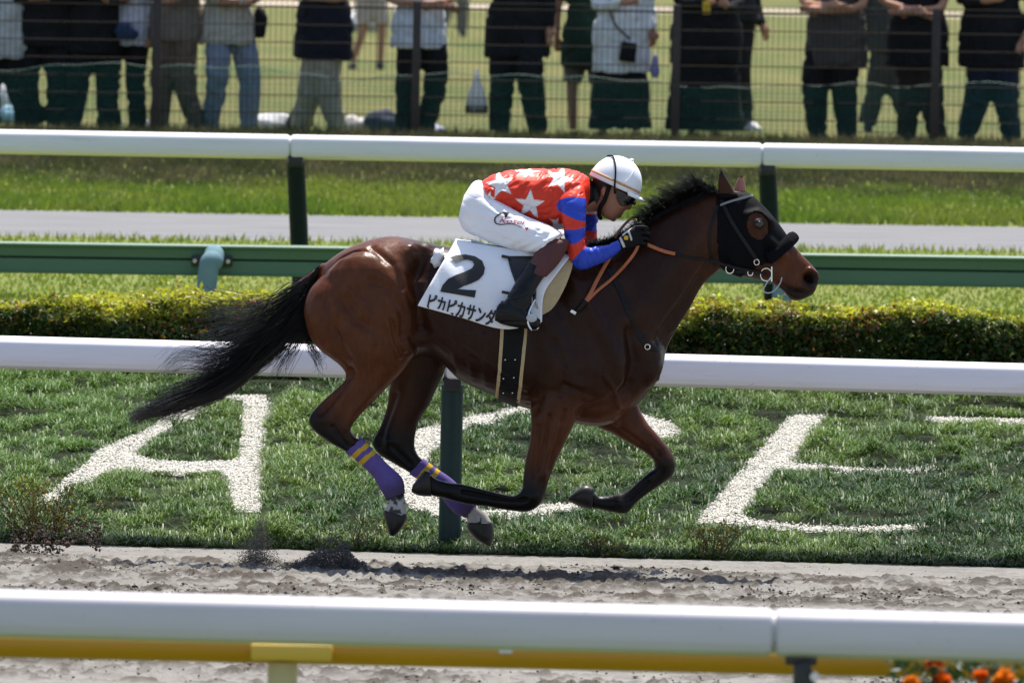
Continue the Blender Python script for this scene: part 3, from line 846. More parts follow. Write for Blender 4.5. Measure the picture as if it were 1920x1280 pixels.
def union(parts, voxel, it=6, plain=2):
    """voxel union of closed shapes into one continuous, smoothed surface"""
    VV = []; FF = []; off = 0
    for V, F in parts:
        VV += [tuple(v) for v in V]; FF += [tuple(i + off for i in f) for f in F]; off += len(V)
    me = bpy.data.meshes.new('tmp'); me.from_pydata(VV, [], FF); me.update()
    bm = bmesh.new(); bm.from_mesh(me); bmesh.ops.recalc_face_normals(bm, faces=bm.faces); bm.to_mesh(me); bm.free()
    ob = bpy.data.objects.new('tmp', me); COL.objects.link(ob)
    md = ob.modifiers.new('r', 'REMESH'); md.mode = 'VOXEL'; md.voxel_size = voxel; md.adaptivity = 0.0
    dg = bpy.context.evaluated_depsgraph_get(); dg.update()
    ev = ob.evaluated_get(dg); m2 = ev.to_mesh()
    V = np.zeros(len(m2.vertices) * 3, np.float32); m2.vertices.foreach_get('co', V); V = V.reshape(-1, 3).astype(float)
    lt = np.zeros(len(m2.polygons), np.int32); m2.polygons.foreach_get('loop_total', lt)
    li = np.zeros(len(m2.loops), np.int32); m2.loops.foreach_get('vertex_index', li)
    assert (lt == 4).all()
    F = li.reshape(-1, 4)
    ev.to_mesh_clear(); bpy.data.objects.remove(ob); bpy.data.meshes.remove(me)
    V = smooth_np(V, F, plain, 0.5, None)
    V = smooth_np(V, F, it)
    return V, F

def vnormals(V, F):
    a = V[F[:, 2]] - V[F[:, 0]]; b = V[F[:, 3]] - V[F[:, 1]] if F.shape[1] == 4 else V[F[:, 1]] - V[F[:, 0]]
    fn = np.cross(a, b) if F.shape[1] == 4 else np.cross(b, a)
    N = np.zeros_like(V)
    for k in range(F.shape[1]):
        for j in range(3): N[:, j] += np.bincount(F[:, k], fn[:, j], len(V))
    return N / (np.linalg.norm(N, axis=1)[:, None] + 1e-12)

def seg_dist(px, pts):
    """pixel distance to a polyline and the position along it (0..1)"""
    best = np.full(len(px), 1e9); 
    for (x1, y1), (x2, y2) in zip(pts[:-1], pts[1:]):
        dx, dy = x2 - x1, y2 - y1
        t = np.clip(((px[:, 0] - x1) * dx + (px[:, 1] - y1) * dy) / (dx * dx + dy * dy + 1e-9), 0, 1)
        best = np.minimum(best, np.hypot(px[:, 0] - x1 - t * dx, px[:, 1] - y1 - t * dy))
    return best

def relief(V, F, items, ymask=None, gain=1.0):
    """items: ('b', x, y, rx, ry, angle, amount) bumps and ('l', [(x,y)..], width, amount) ridges / grooves on both flanks"""
    N = vnormals(V, F); px = proj(V); fac = np.clip(np.abs(N[:, 1]) * 1.5, 0, 1); d = np.zeros(len(V))
    for it in items:
        if it[0] == 'b':
            _, x, y, rx, ry, ang, am = it
            c, s = math.cos(R(ang)), math.sin(R(ang)); dx, dy = px[:, 0] - x, px[:, 1] - y
            u = (dx * c + dy * s) / rx; v = (-dx * s + dy * c) / ry
            d += am * np.exp(-(u * u + v * v))
        else:
            _, pts, w, am = it
            q = seg_dist(px, pts) / w; d += am * np.exp(-q * q)
    if ymask is not None: d *= ymask(V, px)
    return V + N * (d * fac * gain)[:, None]

def shell(V, F, keep_v, off, name, m, thick=0.002, col=None, parent=None):
    """cover lying on a body surface: the faces whose vertices are all kept, lifted along the normals"""
    N = vnormals(V, F)
    kf = keep_v[F].all(1); f = F[kf]; used = np.unique(f); re = np.full(len(V), -1); re[used] = np.arange(len(used))
    o = new_mesh(name, V[used] + N[used] * off, re[f], m, col=None if col is None else col[used])
    if thick:
        s = o.modifiers.new('solid', 'SOLIDIFY'); s.thickness = thick; s.offset = 1.0
    if parent is not None: o.parent = parent
    return o

# ------------------------------------------------------------------ horse
trunk = [(604, 500, 590, 575, .06, 0), (622, 484, 606, 630, .14, 0), (655, 464, 645, 668, .215, 0), (700, 448, 700, 690, .255, 0), (742, 443, 762, 672, .27, 0), (800, 455, 812, 668, .262, 0),
         (860, 466, 862, 712, .275, 0), (920, 476, 915, 737, .285, 0), (980, 478, 965, 758, .277, 0), (1040, 472, 1020, 776, .255, 0),
         (1090, 462, 1085, 795, .232, 0), (1140, 458, 1142, 795, .215, 0), (1185, 470, 1198, 756, .185, 0), (1220, 505, 1236, 706, .14, 0), (1238, 570, 1247, 668, .075, 0)]
neck = [(1075, 470, 1235, 715, .165, 0), (1130, 452, 1250, 655, .15, 0), (1188, 430, 1268, 618, .118, 0), (1236, 406, 1293, 578, .098, 0), (1282, 380, 1318, 534, .086, 0),
        (1322, 362, 1348, 507, .080, 0), (1352, 357, 1378, 500, .072, 0)]
head = [(1340, 380, 1352, 498, .065, 0), (1368, 358, 1366, 509, .086, 0), (1402, 364, 1394, 519, .098, 0), (1432, 390, 1420, 524, .096, 0), (1457, 419, 1442, 530, .080, 0),
        (1476, 445, 1457, 537, .066, 0), (1497, 470, 1470, 547, .056, 0), (1513, 487, 1481, 560, .053, 0), (1528, 503, 1494, 564, .052, 0), (1536, 517, 1510, 559, .047, 0), (1534, 532, 1524, 552, .030, 0)]
YN, YF = -0.145, 0.145
hind_n = [(600, 520, 760, 470, .10, -.10), (578, 548, 795, 540, .125, -.125), (570, 592, 792, 600, .135, YN), (590, 646, 787, 645, .125, YN), (640, 688, 760, 690, .098, YN), (646, 712, 732, 720, .077, YN),
          (620, 737, 703, 750, .060, YN), (595, 761, 676, 777, .051, YN), (579, 784, 660, 797, .046, YN), (588, 807, 657, 806, .043, YN), (622, 832, 667, 820, .035, YN), (651, 848, 679, 824, .029, YN),
          (677, 868, 700, 846, .028, YN), (702, 893, 727, 873, .030, YN), (715, 916, 752, 897, .037, YN), (726, 935, 757, 922, .031, YN), (723, 950, 762, 948, .036, YN), (720, 962, 763, 970, .040, YN)]
hind_f = [(690, 560, 800, 560, .10, .12), (720, 640, 840, 660, .11, .14), (731, 700, 834, 695, .095, YF), (729, 735, 819, 728, .078, YF), (724, 766, 803, 762, .062, YF), (712, 800, 785, 790, .05, YF),
          (698, 829, 778, 822, .046, YF), (709, 850, 779, 842, .042, YF), (735, 867, 786, 855, .035, YF), (768, 886, 794, 862, .029, YF), (797, 905, 818, 880, .028, YF), (826, 928, 848, 901, .029, YF),
          (852, 958, 882, 936, .036, YF), (871, 967, 893, 946, .031, YF), (876, 975, 911, 960, .035, YF), (877, 984, 923, 981, .041, YF)]
fore_n = [(1010, 700, 1120, 690, .075, -.13), (995, 760, 1095, 755, .075, -.145), (996, 795, 1078, 792, .066, -.15), (992, 830, 1059, 832, .055, -.15), (985, 862, 1044, 862, .047, -.15), (981, 892, 1031, 895, .043, -.15),
          (978, 916, 1023, 922, .043, -.15), (966, 928, 1014, 944, .043, -.15), (955, 928, 990, 959, .038, -.15), (932, 923, 950, 956, .031, -.15), (900, 915, 912, 949, .028, -.15),
          (868, 907, 876, 945, .029, -.15), (840, 903, 846, 938, .035, -.15), (818, 897, 824, 932, .032, -.15), (806, 888, 808, 929, .036, -.15)]
fore_f = [(1110, 720, 1200, 700, .075, .12), (1112, 790, 1196, 752, .07, .135), (1150, 814, 1210, 786, .058, .14), (1185, 834, 1231, 812, .048, .14), (1210, 849, 1254, 840, .043, .14), (1225, 863, 1265, 860, .042, .14),
          (1227, 877, 1263, 888, .041, .14), (1216, 885, 1246, 904, .033, .14), (1196, 902, 1218, 923, .028, .14), (1176, 920, 1196, 940, .028, .14), (1158, 925, 1175, 962, .035, .14),
          (1140, 929, 1148, 960, .031, .14), (1122, 929, 1126, 955, .031, .14), (1112, 920, 1110, 953, .036, .14)]
ear_n = [(1346, 372, 1382, 368, .016, -.055), (1345, 352, 1375, 354, .015, -.06), (1346, 333, 1364, 336, .011, -.062), (1350, 317, 1354, 318, .003, -.06)]
ear_f = [(1374, 362, 1400, 364, .015, .055), (1377, 347, 1399, 350, .014, .06), (1383, 335, 1396, 337, .010, .062), (1390, 326, 1392, 327, .003, .06)]
dock = [(606, 492, 600, 520, .035, 0), (588, 506, 588, 528, .026, 0), (565, 522, 568, 542, .018, 0), (545, 535, 549, 550, .008, 0)]
parts_h = [loft(trunk, 40, 6, 2.2, egg=0.10), loft(neck, 32, 6, 2.1, egg=0.22), loft(head, 28, 6, 2.3, egg=0.05)] + \
          [loft(q, 24, 5, 2.1) for q in (hind_n, hind_f, fore_n, fore_f)] + [loft(q, 14, 4, 2.0) for q in (ear_n, ear_f, dock)]
# bulks that fill the haunch, shoulder, breast and cheek
def blob(px, py, Yo, rx, ry, rz): return ellipsoid(P(px, py, HY + Yo), (rx, ry, rz))
for sy in (-1, 1):
    parts_h.append(blob(690, 560, sy * .13, .24, .125, .22))
    parts_h.append(blob(1120, 640, sy * .12, .19, .10, .26))
    parts_h.append(blob(1205, 680, sy * .07, .085, .085, .13))
    parts_h.append(blob(1388, 470, sy * .045, .075, .048, .10))
HV, HF = union(parts_h, 0.0065, it=8, plain=3)
# anatomy in relief: bumps and grooves
HV = relief(HV, HF, [
    ('b', 690, 500, 60, 40, 20, .012), ('l', [(790, 480), (775, 520), (783, 570), (790, 620)], 15, -.020), ('b', 735, 560, 45, 60, 10, .014), ('l', [(742, 590), (760, 640), (770, 660)], 8, .008),
    ('l', [(640, 560), (668, 600), (690, 612)], 10, -.007), ('l', [(700, 530), (735, 545), (755, 590), (752, 630)], 9, -.009), ('l', [(660, 560), (620, 640), (650, 690)], 16, -.008),
    ('b', 775, 470, 25, 18, 0, .018), ('b', 800, 520, 26, 40, 0, -.018), ('b', 700, 660, 40, 30, -30, .010), ('l', [(742, 610), (748, 640), (756, 655)], 5, .006),
    ('l', [(1000, 620), (1010, 700), (1000, 760)], 18, -.012), ('l', [(1060, 500), (1110, 580), (1150, 660), (1170, 720)], 16, .010), ('l', [(1035, 520), (1070, 620), (1085, 700)], 16, -.010),
    ('b', 1085, 700, 55, 45, 0, .014), ('l', [(1090, 770), (1140, 758), (1180, 720)], 10, -.008), ('l', [(1180, 620), (1190, 680), (1175, 730)], 12, -.014), ('b', 1225, 690, 16, 36, 10, .012),
    ('l', [(1340, 480), (1290, 560), (1235, 640)], 12, -.010), ('l', [(1330, 420), (1260, 500), (1180, 600)], 26, .006), ('l', [(1130, 500), (1180, 560), (1200, 620)], 18, -.008),
    ('b', 1419, 420, 15, 12, 25, .014), ('l', [(1400, 404), (1420, 400), (1440, 416)], 7, .006), ('l', [(1437, 448), (1470, 478)], 7, .007), ('l', [(1440, 470), (1475, 510)], 12, -.006),
    ('b', 1518, 520, 12, 9, 35, -.026), ('l', [(1506, 512), (1518, 506), (1530, 514)], 5, .007), ('l', [(1506, 545), (1485, 543), (1466, 533)], 2.6, -.008), ('b', 1500, 555, 12, 7, 0, .004),
    ('b', 1524, 540, 8, 8, 0, .004), ('l', [(850, 620), (856, 700)], 7, .003), ('l', [(880, 625), (886, 718)], 7, .003), ('l', [(908, 630), (912, 730)], 7, .003),
    ('l', [(1010, 800), (1004, 850), (1000, 890)], 6, -.006), ('l', [(1045, 800), (1028, 850), (1020, 890)], 8, .005), ('l', [(1165, 800), (1205, 830), (1235, 850)], 5, -.006),
    ('l', [(655, 700), (625, 745), (602, 775)], 8, -.010), ('l', [(700, 730), (660, 775), (650, 800)], 9, .006), ('l', [(740, 740), (718, 800), (712, 830)], 8, -.007),
    ('l', [(985, 936), (930, 933), (868, 921)], 3.5, -.008), ('b', 1000, 930, 12, 14, 0, .006), ('b', 835, 920, 9, 10, 0, .005), ('b', 1250, 868, 10, 14, 0, .006), ('b', 1163, 945, 8, 9, 0, .005),
    ('b', 605, 785, 14, 10, 20, .006), ('l', [(625, 800), (650, 835)], 4, -.006), ('l', [(640, 795), (662, 830)], 4, .004), ('l', [(735, 835), (770, 870)], 4, -.006), ('b', 730, 828, 14, 10, 20, .005),
    ('l', [(1030, 780), (1022, 830), (1008, 880)], 4, -.006), ('l', [(1060, 770), (1044, 830), (1026, 880)], 4, -.005), ('l', [(1150, 790), (1190, 815), (1225, 845)], 4, .005),
    ('l', [(1345, 500), (1300, 565), (1262, 620)], 5, .006), ('l', [(700, 470), (735, 500), (752, 540)], 7, -.006), ('b', 800, 462, 14, 10, 0, .010), ('l', [(655, 545), (690, 585), (700, 640)], 6, .006),
    ('l', [(610, 560), (625, 620), (655, 670)], 7, -.006), ('l', [(725, 600), (733, 640), (748, 668)], 4, .007), ('l', [(1130, 700), (1155, 735), (1160, 765)], 5, .005), ('l', [(1060, 720), (1110, 740)], 6, -.005),
    ('l', [(870, 650), (930, 690), (990, 735)], 3, .003), ('l', [(1040, 640), (1060, 690), (1050, 740)], 6, -.006), ('l', [(1215, 905), (1180, 935)], 4, -.005)], gain=2.35)
HV = smooth_np(HV, HF, 1)
Hpx = proj(HV); HN = vnormals(HV, HF)
X_, Y_ = Hpx[:, 0], Hpx[:, 1]; nearside = HV[:, 1] < HY
bvh = BVHTree.FromPolygons([tuple(v) for v in HV], [tuple(int(i) for i in f) for f in HF])
def on_horse(px, py, off=0.0, far=False):
    """point on the near (or far) flank behind a pixel, lifted by off"""
    y0 = HY + (1.5 if far else -1.5)
    p0 = P(px, py, HY); p0[1] = y0
    hit = bvh.ray_cast(Vector(p0), Vector((0, -1.0 if far else 1.0, 0)))
    if hit[0] is None: return None
    return np.array(hit[0]) + np.array(hit[1]) * off

# coat colours: bay with black points, white pasterns behind
rich = np.array([0.108, 0.034, 0.0125]); dark = np.array([0.024, 0.0092, 0.0055]); blk = np.array([0.010, 0.0085, 0.008])
w_rich = np.clip(sstep(800, 730, X_) + sstep(700, 790, Y_) * sstep(960, 1000, X_) * 0.75 + sstep(1440, 1490, X_ + (Y_ - 480) * .3), 0, 1)
w_rich = np.clip(w_rich + 0.35 * sstep(1270, 1330, X_) + 0.18 * fbm(X_ * .02, Y_ * .02, 3, 5), 0, 1)
hc = dark * (1 - w_rich[:, None]) + rich * w_rich[:, None]
hc *= (0.85 + 0.3 * fbm(X_ * 0.03, Y_ * 0.03, 3, 15))[:, None]
bk = np.zeros(len(HV))
leg_nh = nearside & (X_ < 790) & (Y_ > 690)
bk = np.maximum(bk, np.where(leg_nh, sstep(0, 60, (Y_ - 768) * 0.75 + (658 - X_) * 0.55), 0))
leg_fh = (~nearside) & (X_ > 690) & (X_ < 930) & (Y_ > 700) & (Y_ > 690 + 0)
bk = np.maximum(bk, np.where(leg_fh, 0.35 + 0.65 * sstep(740, 840, Y_ - (X_ - 740) * .25), 0))
leg_nf = nearside & (X_ < 1092) & (X_ > 760) & (Y_ > 790) & (Y_ > 790)
bk = np.maximum(bk, np.where(leg_nf & (X_ > 900), sstep(850, 930, Y_ + (1000 - X_) * .35), np.where(leg_nf, 1.0, 0)))
leg_ff = (~nearside) & (X_ > 1055) & (Y_ > 770)
bk = np.maximum(bk, np.where(leg_ff, sstep(835, 880, np.maximum(Y_, 840 + (Y_ - 800) * .3 + (X_ < 1200) * (Y_ - 850)) + 0 * X_) , 0))
bk = np.maximum(bk, np.where(X_ > 1470, sstep(26, 9, np.hypot(X_ - 1521, Y_ - 526)) * 0.92, 0))
bk = np.maximum(bk, np.where(X_ > 1455, sstep(526, 548, Y_ - (X_ - 1500) * .1) * .85, 0))
bk = np.maximum(bk, sstep(346, 322, Y_) * (X_ > 1340) * 0.8)
bk = np.maximum(bk, sstep(10, 0, np.hypot(X_ - 1424, (Y_ - 421) * 1.2) - 6) * (X_ > 1380) * 0.8)
hc = hc * (1 - bk[:, None]) + blk * bk[:, None]
sock = np.zeros(len(HV))
sock = np.where(nearside & (X_ < 790), sstep(931, 938, Y_ + 4 * np.sin(X_ * .3)), sock)
sock = np.where(~nearside & (X_ > 855) & (X_ < 935) & (Y_ > 935), sstep(0, 6, (X_ - 872) * 0.75 + (Y_ - 955) * 0.75), sock)
hc = hc * (1 - sock[:, None]) + np.array([0.50, 0.46, 0.42]) * sock[:, None]
spots = sock * (fbm(X_ * .12, Y_ * .12, 2, 9) > 0.60)
hc = hc * (1 - 0.9 * spots[:, None]) + blk * 0.9 * spots[:, None]
pink = (~nearside) & (X_ > 1372) & (X_ < 1400) & (Y_ < 358) & (HN[:, 1] < 0.2) & (Y_ > 334)
hc[pink] = (0.42, 0.20, 0.14)
M_coat = mat('bay_coat', attr=True, rough=0.35, spec=0.16, n_scale=42, n_amt=0.20, bump=(40, 0.008, 0.34), stretch=(1, 1, 0.4))
horse = new_mesh('horse', HV, HF, M_coat, col=hc)
tag(horse, 'dark bay racehorse galloping to the right with all hooves off the ground', 'horse')

# hooves
M_hoof = mat('hoof_horn', (0.010, 0.008, 0.0075), rough=0.38, spec=0.3, n_scale=35, n_col=(0.028, 0.022, 0.018), stretch=(1, 1, .2))
for rings in ([(719, 955, 764, 968, .043, YN), (721, 972, 760, 980, .047, YN), (726, 990, 749, 996, .044, YN), (730, 1003, 740, 1004, .030, YN)],
              [(876, 979, 924, 979, .043, YF), (877, 993, 926, 996, .047, YF), (893, 1011, 925, 1010, .046, YF), (912, 1022, 921, 1023, .028, YF)],
              [(806, 883, 809, 930, .040, -.15), (797, 882, 798, 930, .044, -.15), (786, 893, 783, 928, .044, -.15), (774, 908, 771, 922, .034, -.15)],
              [(1114, 914, 1110, 955, .039, .14), (1098, 909, 1092, 951, .044, .14), (1082, 917, 1076, 944, .043, .14), (1068, 929, 1064, 938, .030, .14)]):
    V, F = loft(rings, 20, 4, 2.3)
    o = new_mesh('hoof', V, F, M_hoof); o.parent = horse
# eyes
M_eye = mat('horse_eye', (0.006, 0.004, 0.003), rough=0.05, spec=0.8)
for far in (False, True):
    p = on_horse(1423, 421, -0.010, far)
    V, F = ellipsoid(p, (0.022, 0.015, 0.018)); o = new_mesh('eye', V, F, M_eye); o.parent = horse

# leg bandages behind
M_wrap = mat('purple_bandage', attr=True, rough=0.8, spec=0.15, bump=(120, 0.003, 0.5), stretch=(1, 1, 1), n_scale=60, n_amt=0.1)
def bandage(poly, sel, axis0, axis1, dirt):
    k = inpoly(Hpx, poly) & sel
    ax = np.array(axis1, float) - np.array(axis0, float); L = np.linalg.norm(ax); ax /= L
    t = (Hpx - np.array(axis0)) @ ax
    c = np.tile(np.array([0.13, 0.092, 0.30]), (len(HV), 1))
    yl = ((t > 13) & (t < 22)) | ((t > 31) & (t < 40))
    c[yl] = (0.62, 0.38, 0.03)
    dm = (sstep(L - 40, L, t + 12 * (fbm(Hpx[:, 0] * .15, Hpx[:, 1] * .15, 2, 3) - .5)) * dirt)[:, None]
    c = c * (1 - dm) + np.array([0.06, 0.045, 0.05]) * dm
    return shell(HV, HF, k, 0.004, 'leg_bandage', M_wrap, 0.003, c, horse)
bandage([(646, 848), (678, 818), (722, 862), (750, 886), (762, 908), (760, 924), (727, 938), (712, 921), (674, 872)], nearside, (662, 833), (743, 930), 0.75)
bandage([(765, 888), (795, 856), (850, 898), (896, 944), (874, 970), (848, 962), (825, 935)], ~nearside, (782, 873), (880, 958), 0.7)

# blinker hood
hood_poly = [(1342, 350), (1352, 362), (1382, 350), (1412, 362), (1440, 393), (1462, 420), (1482, 445), (1470, 470), (1444, 492), (1420, 500), (1400, 512), (1385, 520), (1362, 512), (1350, 500), (1345, 470), (1344, 420)]
ang = np.arctan2(Y_ - 424, X_ - 1421)
eye_r = np.hypot((X_ - 1421) / 19.5, (Y_ - 424 + (X_ - 1421) * -.15) / 24.0)
kh = inpoly(Hpx, hood_poly) & (eye_r > 1.0) & ~((Y_ < 368) & (X_ < 1404) & (X_ > 1340) & (Y_ < 362))
M_hood = mat('black_hood_cloth', (0.003, 0.003, 0.004), rough=0.7, spec=0.10, bump=(300, 0.001, 0.4))
bridle = empty('bridle', P(1400, 460, HY))
hood = shell(HV, HF, kh, 0.004, 'blinker_hood', M_hood, 0.003); attach(bridle, hood)
hood['label'] = 'black cloth hood with an opening round the eye'
M_leather = mat('black_leather', (0.006, 0.0055, 0.0055), rough=0.42, spec=0.25, n_scale=80)
M_silver = mat('polished_steel', (0.75, 0.75, 0.76), rough=0.18, metal=1.0)
M_browb = mat('pale_piping', (0.45, 0.47, 0.48), rough=0.4)
M_browgrey = mat('grey_browband', (0.20, 0.21, 0.22), rough=0.35)
def strap(pts, off, w, name, m, parent, far=False, thick=0.004, nseg=6, flat=True):
    """flat strap lying on the flank along pixel points"""
    pl_ = spline(np.array(pts, float), nseg); Q = []
    for x, y in pl_:
        q = on_horse(x, y, off, far)
        if q is not None: Q.append(q)
    Q = np.array(Q)
    T = np.gradient(Q, axis=0); T /= np.linalg.norm(T, axis=1)[:, None] + 1e-9
    nr = np.array([0, 1.0 if far else -1.0, 0]); S = np.cross(T, nr); S /= np.linalg.norm(S, axis=1)[:, None] + 1e-9
    V = []; F = []
    for q, s_ in zip(Q, S):
        V += [q - s_ * w / 2, q + s_ * w / 2, q + s_ * w / 2 + nr * thick, q - s_ * w / 2 + nr * thick]
    for i in range(len(Q) - 1):
        for k in range(4):
            F.append((i * 4 + k, i * 4 + (k + 1) % 4, i * 4 + 4 + (k + 1) % 4, i * 4 + 4 + k))
    F += [(3, 2, 1, 0), tuple(len(V) - 4 + k for k in range(4))]
    o = new_mesh(name, V, F, m, smooth=False); attach(parent, o)
    return o
for far in (False, True):
    strap([(1352, 372), (1372, 415), (1398, 455), (1420, 488)], 0.010, 0.017, 'cheek_strap', M_leather, bridle, far)
    strap([(1346, 385), (1334, 420), (1330, 460), (1340, 500)], 0.004, 0.012, 'throat_strap', M_leather, bridle, far)
    strap([(1351, 386), (1372, 378), (1395, 372), (1409, 369)], 0.011, 0.010, 'browband', M_browgrey, bridle, far, thick=0.006)
    strap([(1380, 505), (1405, 507), (1424, 508)], 0.008, 0.016, 'chin_strap', M_leather, bridle, far)
    q = on_horse(1416, 490, 0.016, far)
    for (x, y, r_, nm) in ((1418, 489, .012, 'buckle'), (1407, 507, .012, 'buckle'), (1371, 500, .019, 'rein_ring'), (1436, 511, .027, 'bit_ring')):
        c = on_horse(x, y, 0.014, far)
        if c is None: continue
        a = np.linspace(0, 2 * math.pi, 22)
        ring = np.stack([c[0] + r_ * np.cos(a), np.full(22, c[1]), c[2] + r_ * np.sin(a) * 1.1], -1)
        MB().tube(ring, 0.0032, 6, cap=False).build(nm, M_silver, bridle)
c1 = on_horse(1447, 508, 0.012)
lever = [P(1447, 500, c1[1]), P(1447, 528, c1[1] - .004)]
MB().tube(lever, 0.004, 8).build('bit_cheek', M_silver, bridle)
loopp = [P(x, y, c1[1] + dy) for x, y, dy in ((1446, 518, 0), (1436, 533, 0), (1431, 544, .01), (1438, 549, .02), (1450, 546, .035), (1462, 532, .03), (1466, 520, .018))]
MB().tube(spline(loopp, 5), 0.0032, 8).build('lip_strap', M_browb, bridle)
# sheepskin noseband roll across the nose
M_fleece = mat('black_fleece', (0.006, 0.006, 0.008), rough=0.95, spec=0.1, bump=(180, 0.01, 1.0))
rl = [P(1440, 486, HY - .085), P(1460, 470, HY - .075), P(1478, 454, HY - .05), P(1486, 446, HY), P(1478, 454, HY + .05), P(1460, 470, HY + .075), P(1440, 486, HY + .085)]
V, F = tube_geo(spline(rl, 8), 0.030, 16)
V = np.array(V); nn = fbm(V[:, 0] * 130, V[:, 2] * 130 + V[:, 1] * 90, 2, 3) - .5
V += (V - V.mean(0)) * 0 + np.stack([nn, nn * .5, nn], -1) * 0.010
o = new_mesh('noseband_roll', V, F, M_fleece); attach(bridle, o)
tag(bridle, 'black racing bridle with blinker hood and fleece noseband on the bay horse', 'bridle')

# ------------------------------------------------------------------ hair
M_hair = mat('black_hair', (0.006, 0.005, 0.0055), rough=0.4, spec=0.3)
def strands(name, paths, r0, r1, m, parent):
    """paths: (n, k, 3) control points -> thin three-sided hairs"""
    n = len(paths); S = np.stack([spline(p, 4) for p in paths]); k = S.shape[1]
    T = np.gradient(S, axis=1); T /= np.linalg.norm(T, axis=2)[..., None] + 1e-9
    A = np.cross(T, np.array([0, 1.0, 0.13])); A /= np.linalg.norm(A, axis=2)[..., None] + 1e-9; B = np.cross(T, A)
    rad = np.linspace(1, 0, k)[None, :, None] ** 0.7 * (np.asarray(r0).reshape(-1, 1, 1) - r1) + r1
    V = np.stack([S + A * rad, S + (-.5 * A + .87 * B) * rad, S + (-.5 * A - .87 * B) * rad], 2)
    i = (np.arange(n)[:, None, None] * k + np.arange(k - 1)[None, :, None]) * 3
    q = np.arange(3)[None, None, :]; q2 = (q + 1) % 3
    F = np.stack([i + q, i + q2, i + 3 + q2, i + 3 + q], -1).reshape(-1, 4)
    o = new_mesh(name, V.reshape(-1, 3), F, m); o.parent = parent
    return o
hr = np.random.default_rng(21)
# tail
roots = [(600, 500), (590, 512), (578, 540), (574, 575), (578, 612)]
streams = [  # (weight, control points, spread px at the end)
    (2.2, [(560, 538), (505, 575), (455, 594), (412, 598)], 16), (4, [(555, 552), (497, 596), (438, 626), (388, 645)], 20), (6, [(560, 575), (500, 630), (440, 668), (392, 690)], 20),
    (10, [(556, 560), (490, 640), (420, 712), (330, 752)], 18), (14, [(560, 590), (492, 672), (408, 736), (300, 766), (246, 783)], 9), (10, [(566, 600), (510, 662), (440, 712), (352, 756), (285, 770)], 11),
    (2.6, [(556, 580), (480, 640), (400, 672), (340, 668), (305, 700)], 20), (1.6, [(556, 570), (480, 650), (400, 700), (330, 730), (270, 742)], 26), (1.2, [(560, 545), (490, 575), (430, 580), (380, 572)], 22), (2, [(566, 620), (548, 650), (530, 672), (520, 690)], 22), (2.2, [(576, 632), (584, 650), (592, 664), (598, 676)], 12)]
paths = []; rr = []
wts = np.array([s[0] for s in streams]); wts = wts / wts.sum()
for k in range(1650):
    w_, cp, sd = streams[hr.choice(len(streams), p=wts)]
    u = hr.uniform(0, len(roots) - 1.001); i = int(u); r0 = lerp(np.array(roots[i]), np.array(roots[i + 1]), u - i)
    cp = np.array(cp, float)
    n1 = hr.normal(0, 1, 2); L = hr.uniform(0.72, 1.06)
    pts = [np.append(r0 + hr.normal(0, 2, 2), HY + hr.normal(0, .022))]
    m_ = len(cp)
    for j in range(m_):
        f = (j + 1) / m_
        base_ = cp[j]
        pts.append(np.append(base_ + n1 * (5 + (sd - 5) * f) * np.array([.5, 1]) * 0.9 + hr.normal(0, 2.2, 2), HY + hr.normal(0, 0.03 + .04 * f)))
    pts = np.array(pts); root_ = pts[0].copy()
    if L < 1: pts = np.concatenate([pts[:1], root_ + (pts[1:] - root_) * L]) if hr.uniform() < .5 else pts
    q = np.array([P(a, b, c) for a, b, c in pts])
    while len(q) < 6: q = np.vstack([q, q[-1] + (q[-1] - q[-2]) * 0.35 + hr.normal(0, .012, 3)])
    paths.append(q[:6]); rr.append(hr.uniform(0.0006, 0.0019))
tail = strands('tail', np.array(paths), rr, 0.0004, M_hair, horse)
tail['label'] = 'long black tail streaming out behind'
